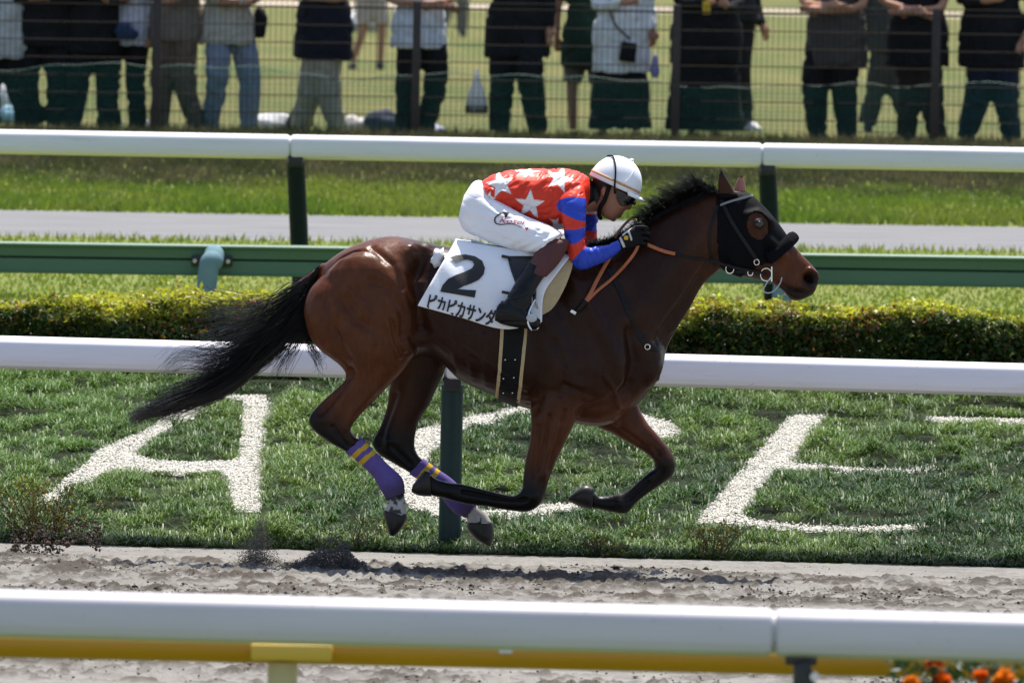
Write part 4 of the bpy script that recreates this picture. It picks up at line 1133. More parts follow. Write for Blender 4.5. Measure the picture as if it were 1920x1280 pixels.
# mane: hairs rooted along the crest, blown up and back, some falling on the near side
crest = [(1105, 462), (1140, 452), (1188, 430), (1236, 405), (1282, 379), (1322, 362), (1345, 358)]
cr = spline(np.array(crest, float), 10); paths = []; rr = []
for k in range(280):                             # locks of hair
    u = (k + hr.uniform(0, 1)) / 280; j = min(u, .999) * (len(cr) - 1.001); i = int(j); rk = lerp(cr[i], cr[i + 1], j - i)
    fx = float(sstep(1180, 1250, rk[0]) * sstep(1352, 1325, rk[0])); up_ = hr.uniform() < 0.62
    hgt = (8 + 46 * fx) * hr.uniform(0.4, 1.1); dirx = -0.55 - 0.75 * hr.uniform(); curl = hr.uniform(-.1, .5); yk = hr.normal(-.015, .025)
    for q_ in range(14):
        r0 = rk + hr.normal(0, 2.2, 2) * (1, .4); hh = hgt * hr.uniform(.7, 1.08); sp = hr.normal(0, 1, 2)
        if up_:
            d = np.array([dirx, -1.0]); d /= np.linalg.norm(d)
            p1 = r0 + d * hh * .38 + sp * .8; p2 = p1 + np.array([d[0] * 1.1, d[1] * .75]) * hh * .34 + sp * 1.4; p3 = p2 + np.array([d[0] * 1.25, d[1] * .35 + curl * .5]) * hh * .34 + sp * 3.6
            pts = [np.append(r0, HY + hr.normal(0, .012)), np.append(p1, HY + yk), np.append(p2, HY + yk * 1.8), np.append(p3, HY + yk * 2.6)]
        else:
            ln_ = hh * .75
            p1 = r0 + np.array([-.35, -.2]) * 7; p2 = r0 + np.array([-.7, .35]) * ln_ * .6 + sp; p3 = r0 + np.array([-1.05, .62]) * ln_ + sp * 2
            a1 = on_horse(*p2, 0.008); a2 = on_horse(*p3, 0.006)
            y2 = a1[1] if a1 is not None else HY - .03; y3 = a2[1] if a2 is not None else HY - .05
            pts = [np.append(r0, HY + hr.normal(0, .012)), np.append(p1, HY - .02), np.append(p2, y2 - hr.uniform(0, .012)), np.append(p3, y3 - hr.uniform(0, .012))]
        paths.append(np.array([P(a_, b_, c_) for a_, b_, c_ in pts])); rr.append(hr.uniform(.0008, .0021))
for k in range(40):      # loose wisps
    r0 = np.array([hr.uniform(1230, 1340), 0]); r0[1] = np.interp(r0[0], [c[0] for c in crest], [c[1] for c in crest])
    h_ = hr.uniform(28, 52); s_ = hr.choice([-1, .6])
    pts = [np.append(r0, HY), np.append(r0 + (s_ * h_ * .1, -h_ * .5), HY - .01), np.append(r0 + (s_ * h_ * .35 - 4, -h_ * .85), HY - .02), np.append(r0 + (s_ * h_ * .75 - 8, -h_ * .80), HY - .03)]
    paths.append(np.array([P(a, b, c) for a, b, c in pts])); rr.append(0.0011)
mane = strands('mane', np.array(paths), rr, 0.0004, M_hair, horse)
mane['label'] = 'black mane blown up along the crest'
# ------------------------------------------------------------------ printing on surfaces
def bvh_of(V, F): return BVHTree.FromPolygons([tuple(v) for v in V], [tuple(int(i) for i in f) for f in F])
def put_on(bv, pts_px, off, fallback=None):
    out = []
    for x, y in pts_px:
        p0 = P(x, y, HY); p0[1] = HY - 1.5
        h = bv.ray_cast(Vector(p0), Vector((0, 1.0, 0)))
        if h[0] is None: out.append(None)
        else: out.append(np.array([P(x, y, h[0][1] - off)[0], h[0][1] - off, P(x, y, h[0][1] - off)[2]]))
    good = [q[1] for q in out if q is not None]
    ym = float(np.median(good)) if good else HY - .3
    return np.array([q if q is not None else P(x, y, ym) for q, (x, y) in zip(out, pts_px)])

def flat_print(polys, bv, off, name, m, parent, cut=4.0):
    """flat print on a surface: outlines in photograph pixels, cut fine enough to follow the surface"""
    bm = bmesh.new()
    for poly in polys:
        vs = [bm.verts.new((x, y, 0)) for x, y in poly]
        bm.faces.new(vs)
    bm.normal_update()
    bmesh.ops.triangulate(bm, faces=list(bm.faces), ngon_method='EAR_CLIP')
    fine_print(bm, bv, off, cut)
    return finish_print(bm, bv, off, name, m, parent)
def fine_print(bm, bv, off, cut):
    for _ in range(4):
        es = [e for e in bm.edges if e.calc_length() > cut]
        if not es: break
        bmesh.ops.subdivide_edges(bm, edges=es, cuts=1, use_grid_fill=False)
        bm.normal_update()
        bmesh.ops.triangulate(bm, faces=[f for f in bm.faces if len(f.verts) > 3])
def finish_print(bm, bv, off, name, m, parent):
    bm.verts.index_update(); bm.verts.ensure_lookup_table()
    V = put_on(bv, [v.co[:2] for v in bm.verts], off)
    F = [[v.index for v in f.verts] for f in bm.faces]; bm.free()
    o = new_mesh(name, V, F, m, smooth=True); o.parent = parent
    return o
def text_print(body, origin, ux, uy, size, bv, off, name, m, parent, bold=0.0, shear=0.0, cut=4.0):
    """writing: origin pixel, ux/uy = pixel vectors of one em to the right / up"""
    cu = bpy.data.curves.new('t', 'FONT'); cu.body = body; cu.size = 1.0; cu.offset = bold; cu.shear = shear; cu.resolution_u = 3
    ob = bpy.data.objects.new('t', cu); COL.objects.link(ob)
    dg = bpy.context.evaluated_depsgraph_get(); dg.update()
    me = ob.evaluated_get(dg).to_mesh()
    bm = bmesh.new(); bm.from_mesh(me)
    w = max((v.co.x for v in bm.verts), default=1.0)
    bpy.data.objects.remove(ob)
    for v in bm.verts:
        x, y = v.co.x, v.co.y
        v.co = (origin[0] + (ux[0] * x + uy[0] * y) * size, origin[1] + (ux[1] * x + uy[1] * y) * size, 0)
    bmesh.ops.remove_doubles(bm, verts=bm.verts, dist=1e-4)
    bmesh.ops.triangulate(bm, faces=list(bm.faces))
    fine_print(bm, bv, off, cut)
    return finish_print(bm, bv, off, name, m, parent), w

def coons(top, bot, left, right, nu, nv):
    """grid of pixels between four edge polylines"""
    def res(p, n):
        q = spline(np.array(p, float), 8) if len(p) > 2 else np.array(p, float)
        d = np.r_[0, np.cumsum(np.linalg.norm(np.diff(q, axis=0), axis=1))]; t = np.linspace(0, d[-1], n)
        return np.stack([np.interp(t, d, q[:, k]) for k in range(2)], -1)
    T, B, L, Rr = res(top, nu), res(bot, nu), res(left, nv), res(right, nv)
    u = np.linspace(0, 1, nu)[None, :, None]; v = np.linspace(0, 1, nv)[:, None, None]
    return (1 - v) * T[None] + v * B[None] + (1 - u) * L[:, None] + u * Rr[:, None] - ((1 - u) * (1 - v) * T[0] + u * (1 - v) * T[-1] + (1 - u) * v * B[0] + u * v * B[-1])

def drape(g, wfun, flut=None):
    """sheet over the back: near half from the pixel grid, far half its mirror image"""
    nv, nu = g.shape[:2]
    near = np.zeros((nv, nu, 3))
    for i in range(nv):
        for j in range(nu):
            x, y = g[i, j]; near[i, j] = P(x, y, HY - wfun(x, y) - (flut(x, y) if flut else 0))
    far = near.copy(); far[..., 1] = 2 * HY - far[..., 1]
    rows = [near[::-1], far[0:]]
    A = np.concatenate([near[::-1], far], 0)
    n2 = A.shape[0]
    i = np.arange(n2 - 1)[:, None] * nu + np.arange(nu - 1)[None]
    F = np.stack([i, i + nu, i + nu + 1, i + 1], -1).reshape(-1, 4)
    return A.reshape(-1, 3), F
def barrel_w(x, y, ext=0.0):
    yc = 605.0; t = min(abs((yc - y) / 158.0), 0.995)
    w = 0.300 * (1 - t ** 2.3) ** (1 / 2.3)
    a = on_horse(x, y)
    if a is not None: w = max(w, HY - a[1] + 0.004)
    return w + ext

# ------------------------------------------------------------------ saddlery
M_cloth = mat('white_number_cloth', (0.85, 0.86, 0.89), rough=0.75, spec=0.2, bump=(70, 0.004, 0.4), n_scale=9, n_col=(0.80, 0.81, 0.85))
M_print = mat('black_print', (0.010, 0.010, 0.012), rough=0.6)
M_beigepad = mat('beige_pad', (0.52, 0.40, 0.23), rough=0.9, spec=0.1, bump=(150, 0.004, 0.6), n_scale=40, n_col=(0.46, 0.35, 0.19))
g = coons([(905, 466), (990, 474), (1076, 484)], [(925, 590), (980, 596), (1014, 592)], [(905, 466), (915, 530), (925, 590)], [(1076, 484), (1070, 510), (1056, 545), (1036, 578), (1014, 592)], 22, 18)
V, F = drape(g, lambda x, y: barrel_w(x, y, 0.008))
pad = new_mesh('saddle_pad', V, F, M_beigepad); s_ = pad.modifiers.new('solid', 'SOLIDIFY'); s_.thickness = 0.010; s_.offset = 1
fl_ = blob(822, 484, -.17, .032, .05, .05); nz = fbm(fl_[0][:, 0] * 60, fl_[0][:, 2] * 60, 2, 4)
fleece = new_mesh('white_fleece', fl_[0] + (fl_[0] - fl_[0].mean(0)) * (nz[:, None] - .5) * .9, fl_[1], M_cloth); fleece.parent = pad
tag(pad, 'beige saddle pad showing in front of the white number cloth', 'saddle pad')
g = coons([(854, 451), (950, 466), (1070, 480)], [(783, 573), (860, 594), (945, 617), (1016, 604)], [(854, 451), (818, 512), (783, 573)], [(1070, 480), (1043, 515), (1020, 552), (1016, 604)], 46, 34)
flut = lambda x, y: 0.006 * math.sin(x * 0.055 + y * 0.02) * sstep(470, 560, y) + 0.018 * float(sstep(860, 790, x)) + 0.004 * math.sin(x * .12 - y * .06)
V, F = drape(g, lambda x, y: barrel_w(x, y, 0.026), flut)
cloth = new_mesh('number_cloth', V, F, M_cloth); s_ = cloth.modifiers.new('solid', 'SOLIDIFY'); s_.thickness = 0.003; s_.offset = 0
cbv = bvh_of(V, F)
two = [(283, 750), (320, 736), (380, 730), (440, 742), (485, 770), (503, 815), (495, 855), (465, 890), (420, 912), (370, 930), (330, 950), (447, 957), (438, 1003), (220, 965),
       (235, 925), (270, 885), (320, 860), (380, 838), (420, 818), (435, 795), (425, 773), (395, 763), (360, 766), (322, 783)]
flat_print([[(760 + x / 3.368, 260 + y / 3.368) for x, y in two]], cbv, 0.005, 'number', M_print, cloth)
name_o, w_em = text_print('ピカピカサンダー', (0, 0), (1, 0), (0, 1), 1.0, cbv, 0.0035, 'lettering', M_print, cloth)
bpy.data.objects.remove(name_o)
ux = np.array([146.0, 37.5]) / w_em; uy = np.array([7.5, -33.0])
for k_, (dx_, dy_) in enumerate(((0, 0), (1.5, .4), (.3, -1.1), (1.7, -.8))):        # heavy strokes: the writing laid over itself with a small shift
    t_o, _ = text_print('ピカピカサンダー', (796 + dx_, 577 + dy_), ux, uy, 1.0, cbv, 0.0055 + k_ * .0005, 'lettering', M_print, cloth, cut=2.5)
tag(cloth, 'white saddle cloth with a large black number two under the jockey', 'saddle cloth')

# girth: shell round the barrel
M_girth = mat('black_girth', (0.006, 0.006, 0.007), rough=0.65, spec=0.2, n_scale=60)
gs = inpoly(Hpx, [(944, 540), (983, 560), (982, 640), (969, 790), (934, 780), (938, 660)])
girth = shell(HV, HF, gs, 0.006, 'girth', M_girth, 0.004)
for far in (False, True):
    for pl_ in ([(942, 600), (940, 640), (936, 700), (932, 750)], [(984, 605), (982, 640), (977, 700), (971, 760)]):
        o = strap(pl_, 0.008, 0.016, 'edge_binding', M_beigepad, girth, far, thick=0.006); o.parent = girth
for y in (669, 702, 730):
    for x in (947.5 - (y - 669) * .04, 965.5 - (y - 669) * .06):
        q = on_horse(x, y, 0.012)
        V, F = ellipsoid(q, (0.0042, 0.003, 0.0042), 8, 6); o = new_mesh('stud', V, F, M_silver); o.parent = girth
tag(girth, 'black studded girth with beige edges round the horse belly', 'girth')

# saddle
M_sadl = mat('black_saddle_leather', (0.012, 0.011, 0.011), rough=0.35, spec=0.5, n_scale=50)
saddle = empty('racing_saddle', P(980, 476, HY))
seat = [(886, 452, 889, 458, .085, 0), (905, 457, 910, 470, .115, 0), (935, 468, 940, 483, .13, 0), (970, 474, 972, 490, .12, 0), (1010, 470, 1010, 488, .10, 0), (1045, 462, 1045, 482, .085, 0), (1068, 456, 1068, 476, .06, 0)]
V, F = loft(seat, 24, 5, 2.4); o = new_mesh('seat', V, F, M_sadl); attach(saddle, o)
rim = [P(x, y, HY + yy) for x, y, yy in ((986, 477, -.135), (960, 479, -.145), (930, 468, -.14), (905, 457, -.125), (888, 452, -.08), (884, 450, 0), (888, 452, .08), (905, 457, .125), (930, 468, .14), (960, 479, .145), (986, 477, .135))]
MB().tube(spline(rim, 5), 0.0055, 8).build('seat_piping', M_browb, saddle)
for sgn in (-1, 1):
    gf = coons([(952, 480), (990, 480), (1032, 482)], [(966, 530), (985, 540), (1008, 528)], [(952, 480), (956, 500), (966, 530)], [(1032, 482), (1022, 508), (1008, 528)], 14, 12)
    Vf = np.array([P(x, y, HY + sgn * barrel_w(x, y, 0.036)) for row in gf for x, y in row]); i = np.arange(11)[:, None] * 14 + np.arange(13)[None]
    o = new_mesh('flap', Vf, np.stack([i, i + 14, i + 15, i + 1], -1).reshape(-1, 4), M_sadl); attach(saddle, o)
    md = o.modifiers.new('solid', 'SOLIDIFY'); md.thickness = 0.006
    le = [P(1002, 482, HY + sgn * .20), P(1003, 530, HY + sgn * .305), P(1002, 562, HY + sgn * .345)]
    V, F = tube_geo(spline(le, 6), 0.008, 8); o = new_mesh('stirrup_leather', V, F, M_sadl); attach(saddle, o)
    yb = HY + sgn * .352
    iron = [P(1003, 562, yb), P(993, 582, yb - .045), P(990, 604, yb - .052), P(996, 618, yb - .05), P(1000, 619, yb), P(1006, 618, yb + .05), P(1012, 604, yb + .052), P(1010, 582, yb + .045), P(1003, 562, yb)]
    V, F = tube_geo(spline(iron, 5), 0.005, 8, cap=False); o = new_mesh('stirrup_iron', V, F, M_silver); attach(saddle, o)
V, F = ellipsoid(P(997, 596, HY - .415), (.026, .012, .02)); o = new_mesh('toe_ball', V, F, M_browb); attach(saddle, o)  # small pale grey ball set against the near boot toe
for y_ in (480, 547):
    o = MB().tube([P(941, y_, HY - barrel_w(941, y_, .042)), P(956, y_ + 3, HY - barrel_w(956, y_ + 3, .044))], 0.007, 8).build('tab', M_sadl, saddle)
tag(saddle, 'small black racing saddle with stirrups beneath the crouching jockey', 'saddle')

# breast strap
bs = empty('breast_strap', on_horse(1170, 570, .01))
for far in (False, True):
    strap([(1118, 478), (1150, 519), (1175, 579), (1200, 629), (1212, 647)], 0.004, 0.018, 'strap', M_leather, bs, far)
    strap([(1212, 648), (1228, 653), (1243, 650)], 0.004, 0.016, 'chest_strap', M_leather, bs, far)
    c = on_horse(1212, 648, .010, far); a = np.linspace(0, 6.2832, 16)
    MB().tube(np.stack([c[0] + .012 * np.cos(a), np.full(16, c[1]), c[2] + .012 * np.sin(a)], -1), .003, 6, cap=False).build('ring', M_silver, bs)
tag(bs, 'thin black breast strap across the horse shoulder', 'strap')

# reins
M_rein = mat('tan_rubber_rein', (0.46, 0.135, 0.045), rough=0.65, bump=(200, 0.002, 0.5), n_scale=40, n_col=(0.38, 0.11, 0.04))
reins = empty('reins', P(1200, 455, HY - .15))
def ribbon(pts, w, t, name, m, parent, nseg=6):
    Q = spline(np.array(pts, float), nseg); T = np.gradient(Q, axis=0); T /= np.linalg.norm(T, axis=1)[:, None] + 1e-9
    S = np.cross(T, np.array([0, -1.0, 0.15])); S /= np.linalg.norm(S, axis=1)[:, None] + 1e-9; Nn = np.cross(S, T)
    a = np.linspace(0, 2 * math.pi, 10, endpoint=False)
    V = np.vstack([q + np.outer(np.cos(a) * w / 2, s) + np.outer(np.sin(a) * t / 2, n) for q, s, n in zip(Q, S, Nn)]); m_ = len(Q)
    F = [(i * 10 + k, i * 10 + (k + 1) % 10, i * 10 + 10 + (k + 1) % 10, i * 10 + 10 + k) for i in range(m_ - 1) for k in range(10)] + [tuple(range(9, -1, -1)), tuple((m_ - 1) * 10 + k for k in range(10))]
    o = new_mesh(name, V, F, m); attach(parent, o); return o
ny = lambda x, y, d=.02: (on_horse(x, y)[1] if on_horse(x, y) is not None else HY - .1) - d
for sgn in (-1, 1):
    yy = lambda v: HY + sgn * v
    ribbon([P(1196, 450, yy(.14)), P(1222, 462, yy(.125)), P(1245, 471, yy(.115)), P(1266, 476, yy(.11))], .017, .006, 'rein_grip', M_rein, reins)
    ribbon([P(1265, 476, yy(.11)), P(1300, 484, yy(.105)), P(1340, 491, yy(.10)), P(1372, 500, yy(.095)), P(1436, 513, yy(.082))], .013, .005, 'rein', M_leather, reins)
ribbon([P(1200, 440, HY - .155), P(1194, 466, HY - .165), P(1178, 490, HY - .20), P(1150, 520, ny(1150, 520)), P(1120, 545, ny(1120, 545)), P(1098, 567, ny(1098, 567))], .015, .006, 'rein_bight', M_rein, reins)
ribbon([P(1150, 470, HY - .14), P(1140, 488, ny(1140, 488)), P(1122, 520, ny(1122, 520)), P(1108, 548, ny(1108, 548)), P(1097, 567, ny(1097, 567))], .019, .006, 'rein_bight', M_rein, reins)
ribbon([P(1098, 563, ny(1098, 563)), P(1092, 572, ny(1092, 572)), P(1082, 582, ny(1082, 582))], .028, .014, 'rein_end', M_leather, reins)
ribbon([P(1153, 447, HY - .14), P(1162, 432, HY - .135), P(1174, 418, HY - .12), P(1186, 408, HY - .10), P(1195, 408, HY - .06), P(1199, 420, HY - .06)], .013, .007, 'rein_loop', mat('brown_rein', (0.10, 0.035, 0.018), rough=.5), reins)
o = MB().box(P(1075, 585, ny(1075, 585, .012)), (.014, .003, .008), rz=.5, bev=.002).build('buckle', M_silver, reins)
tag(reins, 'tan and black reins looped through the jockey gloves', 'reins')

# ------------------------------------------------------------------ jockey
def mirrored(rings, dx=0, dy=0): return [(a + dx, b + dy, c + dx, d + dy, w, -y) for a, b, c, d, w, y in rings]
def shrink(rings, k, dw): 
    out = []
    for a, b, c, d, w, y in rings:
        mx, my = (a + c) / 2, (b + d) / 2; out.append((mx + (a - mx) * k, my + (b - my) * k, mx + (c - mx) * k, my + (d - my) * k, w - dw, y))
    return out
torso = [(902, 341, 926, 386, .15, 0), (922, 328, 944, 398, .168, 0), (955, 319, 975, 408, .18, 0), (995, 316, 1012, 424, .19, 0), (1035, 315, 1044, 432, .20, 0), (1068, 317, 1072, 424, .20, 0), (1093, 325, 1094, 402, .16, 0), (1107, 336, 1106, 378, .075, 0)]
arm_n = [(1050, 338, 1094, 342, .045, -.13), (1045, 372, 1099, 374, .056, -.18), (1052, 403, 1099, 403, .056, -.205), (1057, 438, 1097, 436, .052, -.22), (1063, 470, 1098, 460, .05, -.225),
         (1074, 498, 1106, 463, .047, -.22), (1092, 506, 1114, 462, .045, -.215), (1116, 498, 1131, 459, .041, -.20), (1143, 486, 1149, 453, .035, -.175), (1167, 467, 1160, 449, .029, -.155)]
arm_f = [(a + (24 if i < 7 else 26), b - (4 if i < 7 else 8), c + (24 if i < 7 else 26), d - (4 if i < 7 else 8), w, -y) for i, (a, b, c, d, w, y) in enumerate(arm_n)]
hips = [(870, 366, 859, 408, .10, 0), (892, 338, 870, 432, .158, 0), (922, 348, 902, 446, .172, 0), (955, 372, 938, 452, .15, 0)]
thigh_n = [(892, 350, 880, 437, .085, -.08), (935, 376, 912, 452, .092, -.125), (985, 404, 955, 466, .088, -.18), (1027, 421, 992, 474, .078, -.225), (1054, 436, 1006, 474, .070, -.25)]
shin_n = [(1020, 440, 1040, 450, .028, -.24), (1014, 458, 1066, 448, .054, -.258), (1004, 472, 1065, 464, .057, -.27), (996, 486, 1048, 494, .056, -.285), (978, 510, 1024, 520, .050, -.315)]
boot_n = [(992, 488, 1030, 508, .054, -.292), (976, 512, 1016, 526, .052, -.318), (960, 540, 1004, 546, .046, -.345), (948, 560, 998, 562, .042, -.36), (936, 580, 996, 588, .038, -.362)]
foot_n = [(932, 570, 927, 603, .032, -.362), (945, 562, 944, 609, .040, -.362), (968, 566, 968, 614, .043, -.364), (990, 583, 990, 617, .044, -.366), (1006, 593, 1006, 615, .038, -.368), (1014, 600, 1013, 612, .02, -.368)]
headr = [(1128, 303, 1180, 305, .062, 0), (1112, 326, 1197, 345, .076, 0), (1112, 350, 1193, 367, .077, 0), (1115, 371, 1181, 383, .072, 0), (1119, 388, 1171, 396, .064, 0), (1126, 401, 1159, 407, .052, 0), (1136, 410, 1150, 414, .03, 0)]
neckr = [(1078, 340, 1092, 398, .07, 0), (1102, 342, 1118, 397, .056, 0), (1122, 348, 1136, 402, .053, 0)]
hand_n = [(1158, 449, 1166, 468, .026, -.155), (1172, 434, 1182, 467, .028, -.152), (1190, 424, 1197, 463, .029, -.148), (1203, 426, 1206, 458, .025, -.145)]
def fingers(sgn=-1, dx=0, dy=0, k=1.0):
    out = []
    for j, y in enumerate((427, 437, 447, 456)):
        ext = (0, 3, 2, -3)[j]
        ctrl = [(1192, y, .165), (1206 + ext, y - 1, .168), (1214 + ext, y + 2, .150), (1212 + ext, y + 4, .122), (1200, y + 5, .112)]
        q = [P(a + dx, b + dy, HY + sgn * c) for a, b, c in ctrl]
        V, F = tube_geo(spline(q, 4), np.linspace(.0108, .0085, 17) * k, 10); out.append((np.array(V), F))
    ctrl = [(1176, 440, .135), (1186, 427, .128), (1198, 420, .130), (1209, 423, .138)]
    V, F = tube_geo(spline([P(a + dx, b + dy, HY + sgn * c) for a, b, c in ctrl], 4), np.linspace(.0135, .009, 13) * k, 10); out.append((np.array(V), F))
    return out
def mir(ps): 
    return [(np.column_stack([V[:, 0], 2 * HY - V[:, 1], V[:, 2]]), F) for V, F in ps]
M_skin = mat('skin', attr=True, rough=0.5, spec=0.35, n_scale=60, n_amt=0.04)
face_bits = [ellipsoid(P(1178, 388, HY), (.018, .014, .015)), ellipsoid(P(1183, 379, HY), (.013, .011, .02)), ellipsoid(P(1164, 400, HY), (.013, .020, .007)), ellipsoid(P(1161, 406, HY), (.012, .018, .008)), ellipsoid(P(1150, 411, HY), (.014, .02, .012))]
for sg in (-1, 1):
    face_bits.append(ellipsoid(P(1133, 360, HY + sg * .077), (.016, .008, .026)))
    face_bits.append(ellipsoid(P(1164, 386, HY + sg * .045), (.022, .02, .018)))
bodyparts = [loft(headr, 26, 5, 2.2), loft(neckr, 20, 4)] + face_bits + [loft(shrink(r, .76, .018), 20, 4) for r in (torso, arm_n, arm_f, hips, thigh_n, mirrored(thigh_n, 8), shin_n, mirrored(shin_n, 8))]
bodyparts += [loft(shrink(hand_n, .86, .004), 14, 3), loft(shrink(mirrored(hand_n, 24, -8), .86, .004), 14, 3)] + [loft(shrink(r, .8, .012), 16, 3) for r in (boot_n, foot_n, mirrored(boot_n, 8), mirrored(foot_n, 8))]
JV, JF = union(bodyparts, 0.0055, it=4, plain=1)
jp = proj(JV)
jc = np.tile(np.array([0.36, 0.165, 0.095]), (len(JV), 1))
hair = inpoly(jp, [(1100, 318), (1158, 345), (1146, 352), (1138, 349), (1129, 352), (1125, 372), (1119, 384), (1106, 366)])
jc[hair] = (0.012, 0.010, 0.009)
lip = (np.hypot((jp[:, 0] - 1164) / 6, (jp[:, 1] - 402.5) / 5) < 1) & (np.abs(JV[:, 1] - HY) < .03); jc[lip] = (0.30, 0.10, 0.075)
ear_m = np.hypot((jp[:, 0] - 1133) / 6, (jp[:, 1] - 360) / 10) < 1; jc[ear_m] = (0.40, 0.17, 0.10)
jockey = new_mesh('person', JV, JF, M_skin, col=jc)
tag(jockey, 'jockey in red silks with white stars crouching over the galloping horse', 'person')
jbv = bvh_of(JV, JF)

# silks
M_silk = mat('racing_silks', attr=True, rough=0.42, spec=0.3, bump=(30, 0.004, 0.2))
SV, SF = union([loft(torso, 32, 6, 2.3), loft(arm_n, 22, 5), loft(arm_f, 22, 5), blob(1070, 365, -.15, .055, .06, .075), blob(1092, 362, .15, .055, .06, .075)], 0.0045, it=5, plain=2)
SN = vnormals(SV, SF); sp_ = proj(SV); sx, sy = sp_[:, 0], sp_[:, 1]
armside = (SV[:, 1] < HY - .14) & inpoly(sp_, [(1040, 364), (1104, 366), (1103, 445), (1160, 440), (1180, 470), (1090, 520), (1066, 505), (1050, 440)])
farside = (SV[:, 1] > HY + .10) & (sx > 1072)
# folds
fold = np.zeros(len(SV))
fw = fbm(sx * .035 + sy * .05, sy * .012 - sx * .02, 3, 33); fold += -.012 * np.exp(-((fw - .5) / .05) ** 2) * (~armside)
fw2 = fbm(sx * .05 + sy * .03, sy * .03, 2, 35); fold += -.005 * np.exp(-((fw2 - .5) / .06) ** 2)
fold += np.where(armside & (sx > 1085) & (sy > 440), .0022 * np.sin(sx * .55 - sy * .25), 0)
fold += np.where(armside, -.008 * np.exp(-((sy - (438 + (sx - 1075) * .3)) / 5) ** 2) * sstep(1075, 1095, sx), 0)
SV = SV + SN * (fold * 0.45)[:, None]; SV = smooth_np(SV, SF, 2)
SV = relief(SV, SF, [('l', [(1104, 340), (1070, 352), (1040, 372)], 5, -.006), ('l', [(1098, 332), (1060, 335), (1020, 345)], 6, -.005), ('l', [(1045, 385), (1010, 395), (975, 385)], 5, -.007), ('l', [(1050, 400), (1020, 412), (990, 405)], 4, .006),
    ('l', [(905, 345), (940, 352), (970, 345)], 5, -.006), ('l', [(930, 380), (960, 372), (985, 355)], 5, -.006), ('l', [(1030, 330), (1000, 350), (985, 375)], 7, .006), ('l', [(1098, 400), (1075, 392), (1055, 396)], 4, -.006), ('l', [(1097, 425), (1075, 418), (1058, 420)], 3.5, -.006),
    ('l', [(1097, 448), (1080, 440), (1060, 446)], 3.5, -.006), ('l', [(1096, 462), (1085, 478), (1078, 495)], 4, -.008), ('l', [(1108, 462), (1102, 480), (1098, 500)], 3, -.005), ('l', [(1122, 460), (1118, 478), (1114, 495)], 3, -.005), ('l', [(1138, 456), (1136, 470), (1132, 486)], 2.6, -.004)])
red = np.array([0.68, 0.042, 0.016]); blue = np.array([0.022, 0.062, 0.48]); wht = np.array([0.80, 0.80, 0.80])
def star_mask(cx, cy, Rr, rot, ys=1.0):
    dx, dy = sx - cx, -(sy - cy) / ys
    a = np.arctan2(dx, dy) - R(rot); r = np.hypot(dx, dy)
    k = np.mod(a + math.pi / 5, 2 * math.pi / 5) - math.pi / 5
    x_, y_ = np.abs(np.sin(k)) * r, np.cos(k) * r
    # edge from tip (0,R) to inner notch
    ri = 0.42 * Rr; nx_, ny_ = ri * math.sin(math.pi / 5), ri * math.cos(math.pi / 5)
    ex, ey = nx_, ny_ - Rr
    return np.clip(0.5 - ((x_) * (-ey) - (y_ - Rr) * (-ex)) / math.hypot(ex, ey) / 1.0, 0, 1)
sc = np.tile(red, (len(SV), 1))
st = np.zeros(len(SV))
for a in ((993, 384, 29, 4, 1), (1049, 335, 27, 18, .95), (938, 345, 28, -12, 1), (988, 322, 27, 10, .38), (1046, 421, 20, 15, 1), (915, 372, 14, 20, 1), (1085, 372, 10, 0, 1)):
    st = np.maximum(st, star_mask(*a))
st = np.where(armside | farside, 0, st)
sc = sc * (1 - st[:, None]) + wht * st[:, None]
cap = armside & inpoly(sp_, [(1043, 383), (1049, 375), (1062, 370), (1080, 369), (1104, 373), (1102, 417), (1080, 412), (1062, 404), (1046, 394)])
band = armside & inpoly(sp_, [(1048, 431), (1078, 431), (1104, 424), (1104, 441), (1080, 457), (1052, 459)])
low = armside & (((sx - 1066) * (463 - 496) - (sy - 496) * (1098 - 1066)) < 0) & (sy > 446)
sc[cap | band | low] = blue
fb = farside & (((sy > 404) & (sy < 434)) | (sx > 1125) & (sy > 445)); sc[fb] = blue
fwht = farside & (sy > 392) & (sy < 401) & (sx > 1098); sc[fwht] = wht
silks = new_mesh('silk_jersey', SV, SF, M_silk, col=sc); silks.parent = jockey
silks['label'] = 'red silk jersey with white stars and blue sleeve bands'
# breeches
M_breech = mat('white_breeches', (0.87, 0.87, 0.90), rough=0.7, spec=0.2, bump=(60, 0.004, 0.25))
BV, BF = union([loft(hips, 30, 6, 2.2), loft(thigh_n, 28, 6, 2.2), loft(mirrored(thigh_n, 8), 28, 6, 2.2)], 0.005, it=6, plain=3)
BN = vnormals(BV, BF); bp = proj(BV)
fw = fbm(bp[:, 0] * .02 - bp[:, 1] * .05, bp[:, 1] * .02 + bp[:, 0] * .012, 3, 44)
fdeep = sstep(880, 920, bp[:, 0]) * sstep(980, 920, bp[:, 0]) + sstep(985, 1020, bp[:, 0])
BV = BV + BN * ((-.009 * np.exp(-((fw - .5) / .06) ** 2)) * (0.10 + .5 * fdeep))[:, None]; BV = smooth_np(BV, BF, 2)
BV = relief(BV, BF, [('l', [(897, 345), (912, 372), (935, 395)], 5, -.010), ('l', [(915, 360), (925, 385), (945, 402)], 4, -.008), ('l', [(862, 400), (890, 415), (930, 420)], 6, -.006), ('l', [(872, 425), (905, 435), (950, 452)], 4, -.007), ('l', [(905, 395), (900, 415), (880, 432)], 5, -.006),
    ('l', [(975, 470), (1005, 455), (1040, 432)], 4, -.008), ('l', [(965, 462), (990, 448), (1020, 424)], 4, -.006), ('l', [(990, 472), (1018, 455), (1050, 438)], 3, .006), ('l', [(940, 455), (965, 440), (985, 420)], 5, -.005), ('l', [(868, 380), (885, 388), (905, 392)], 4, -.005)], gain=.6)
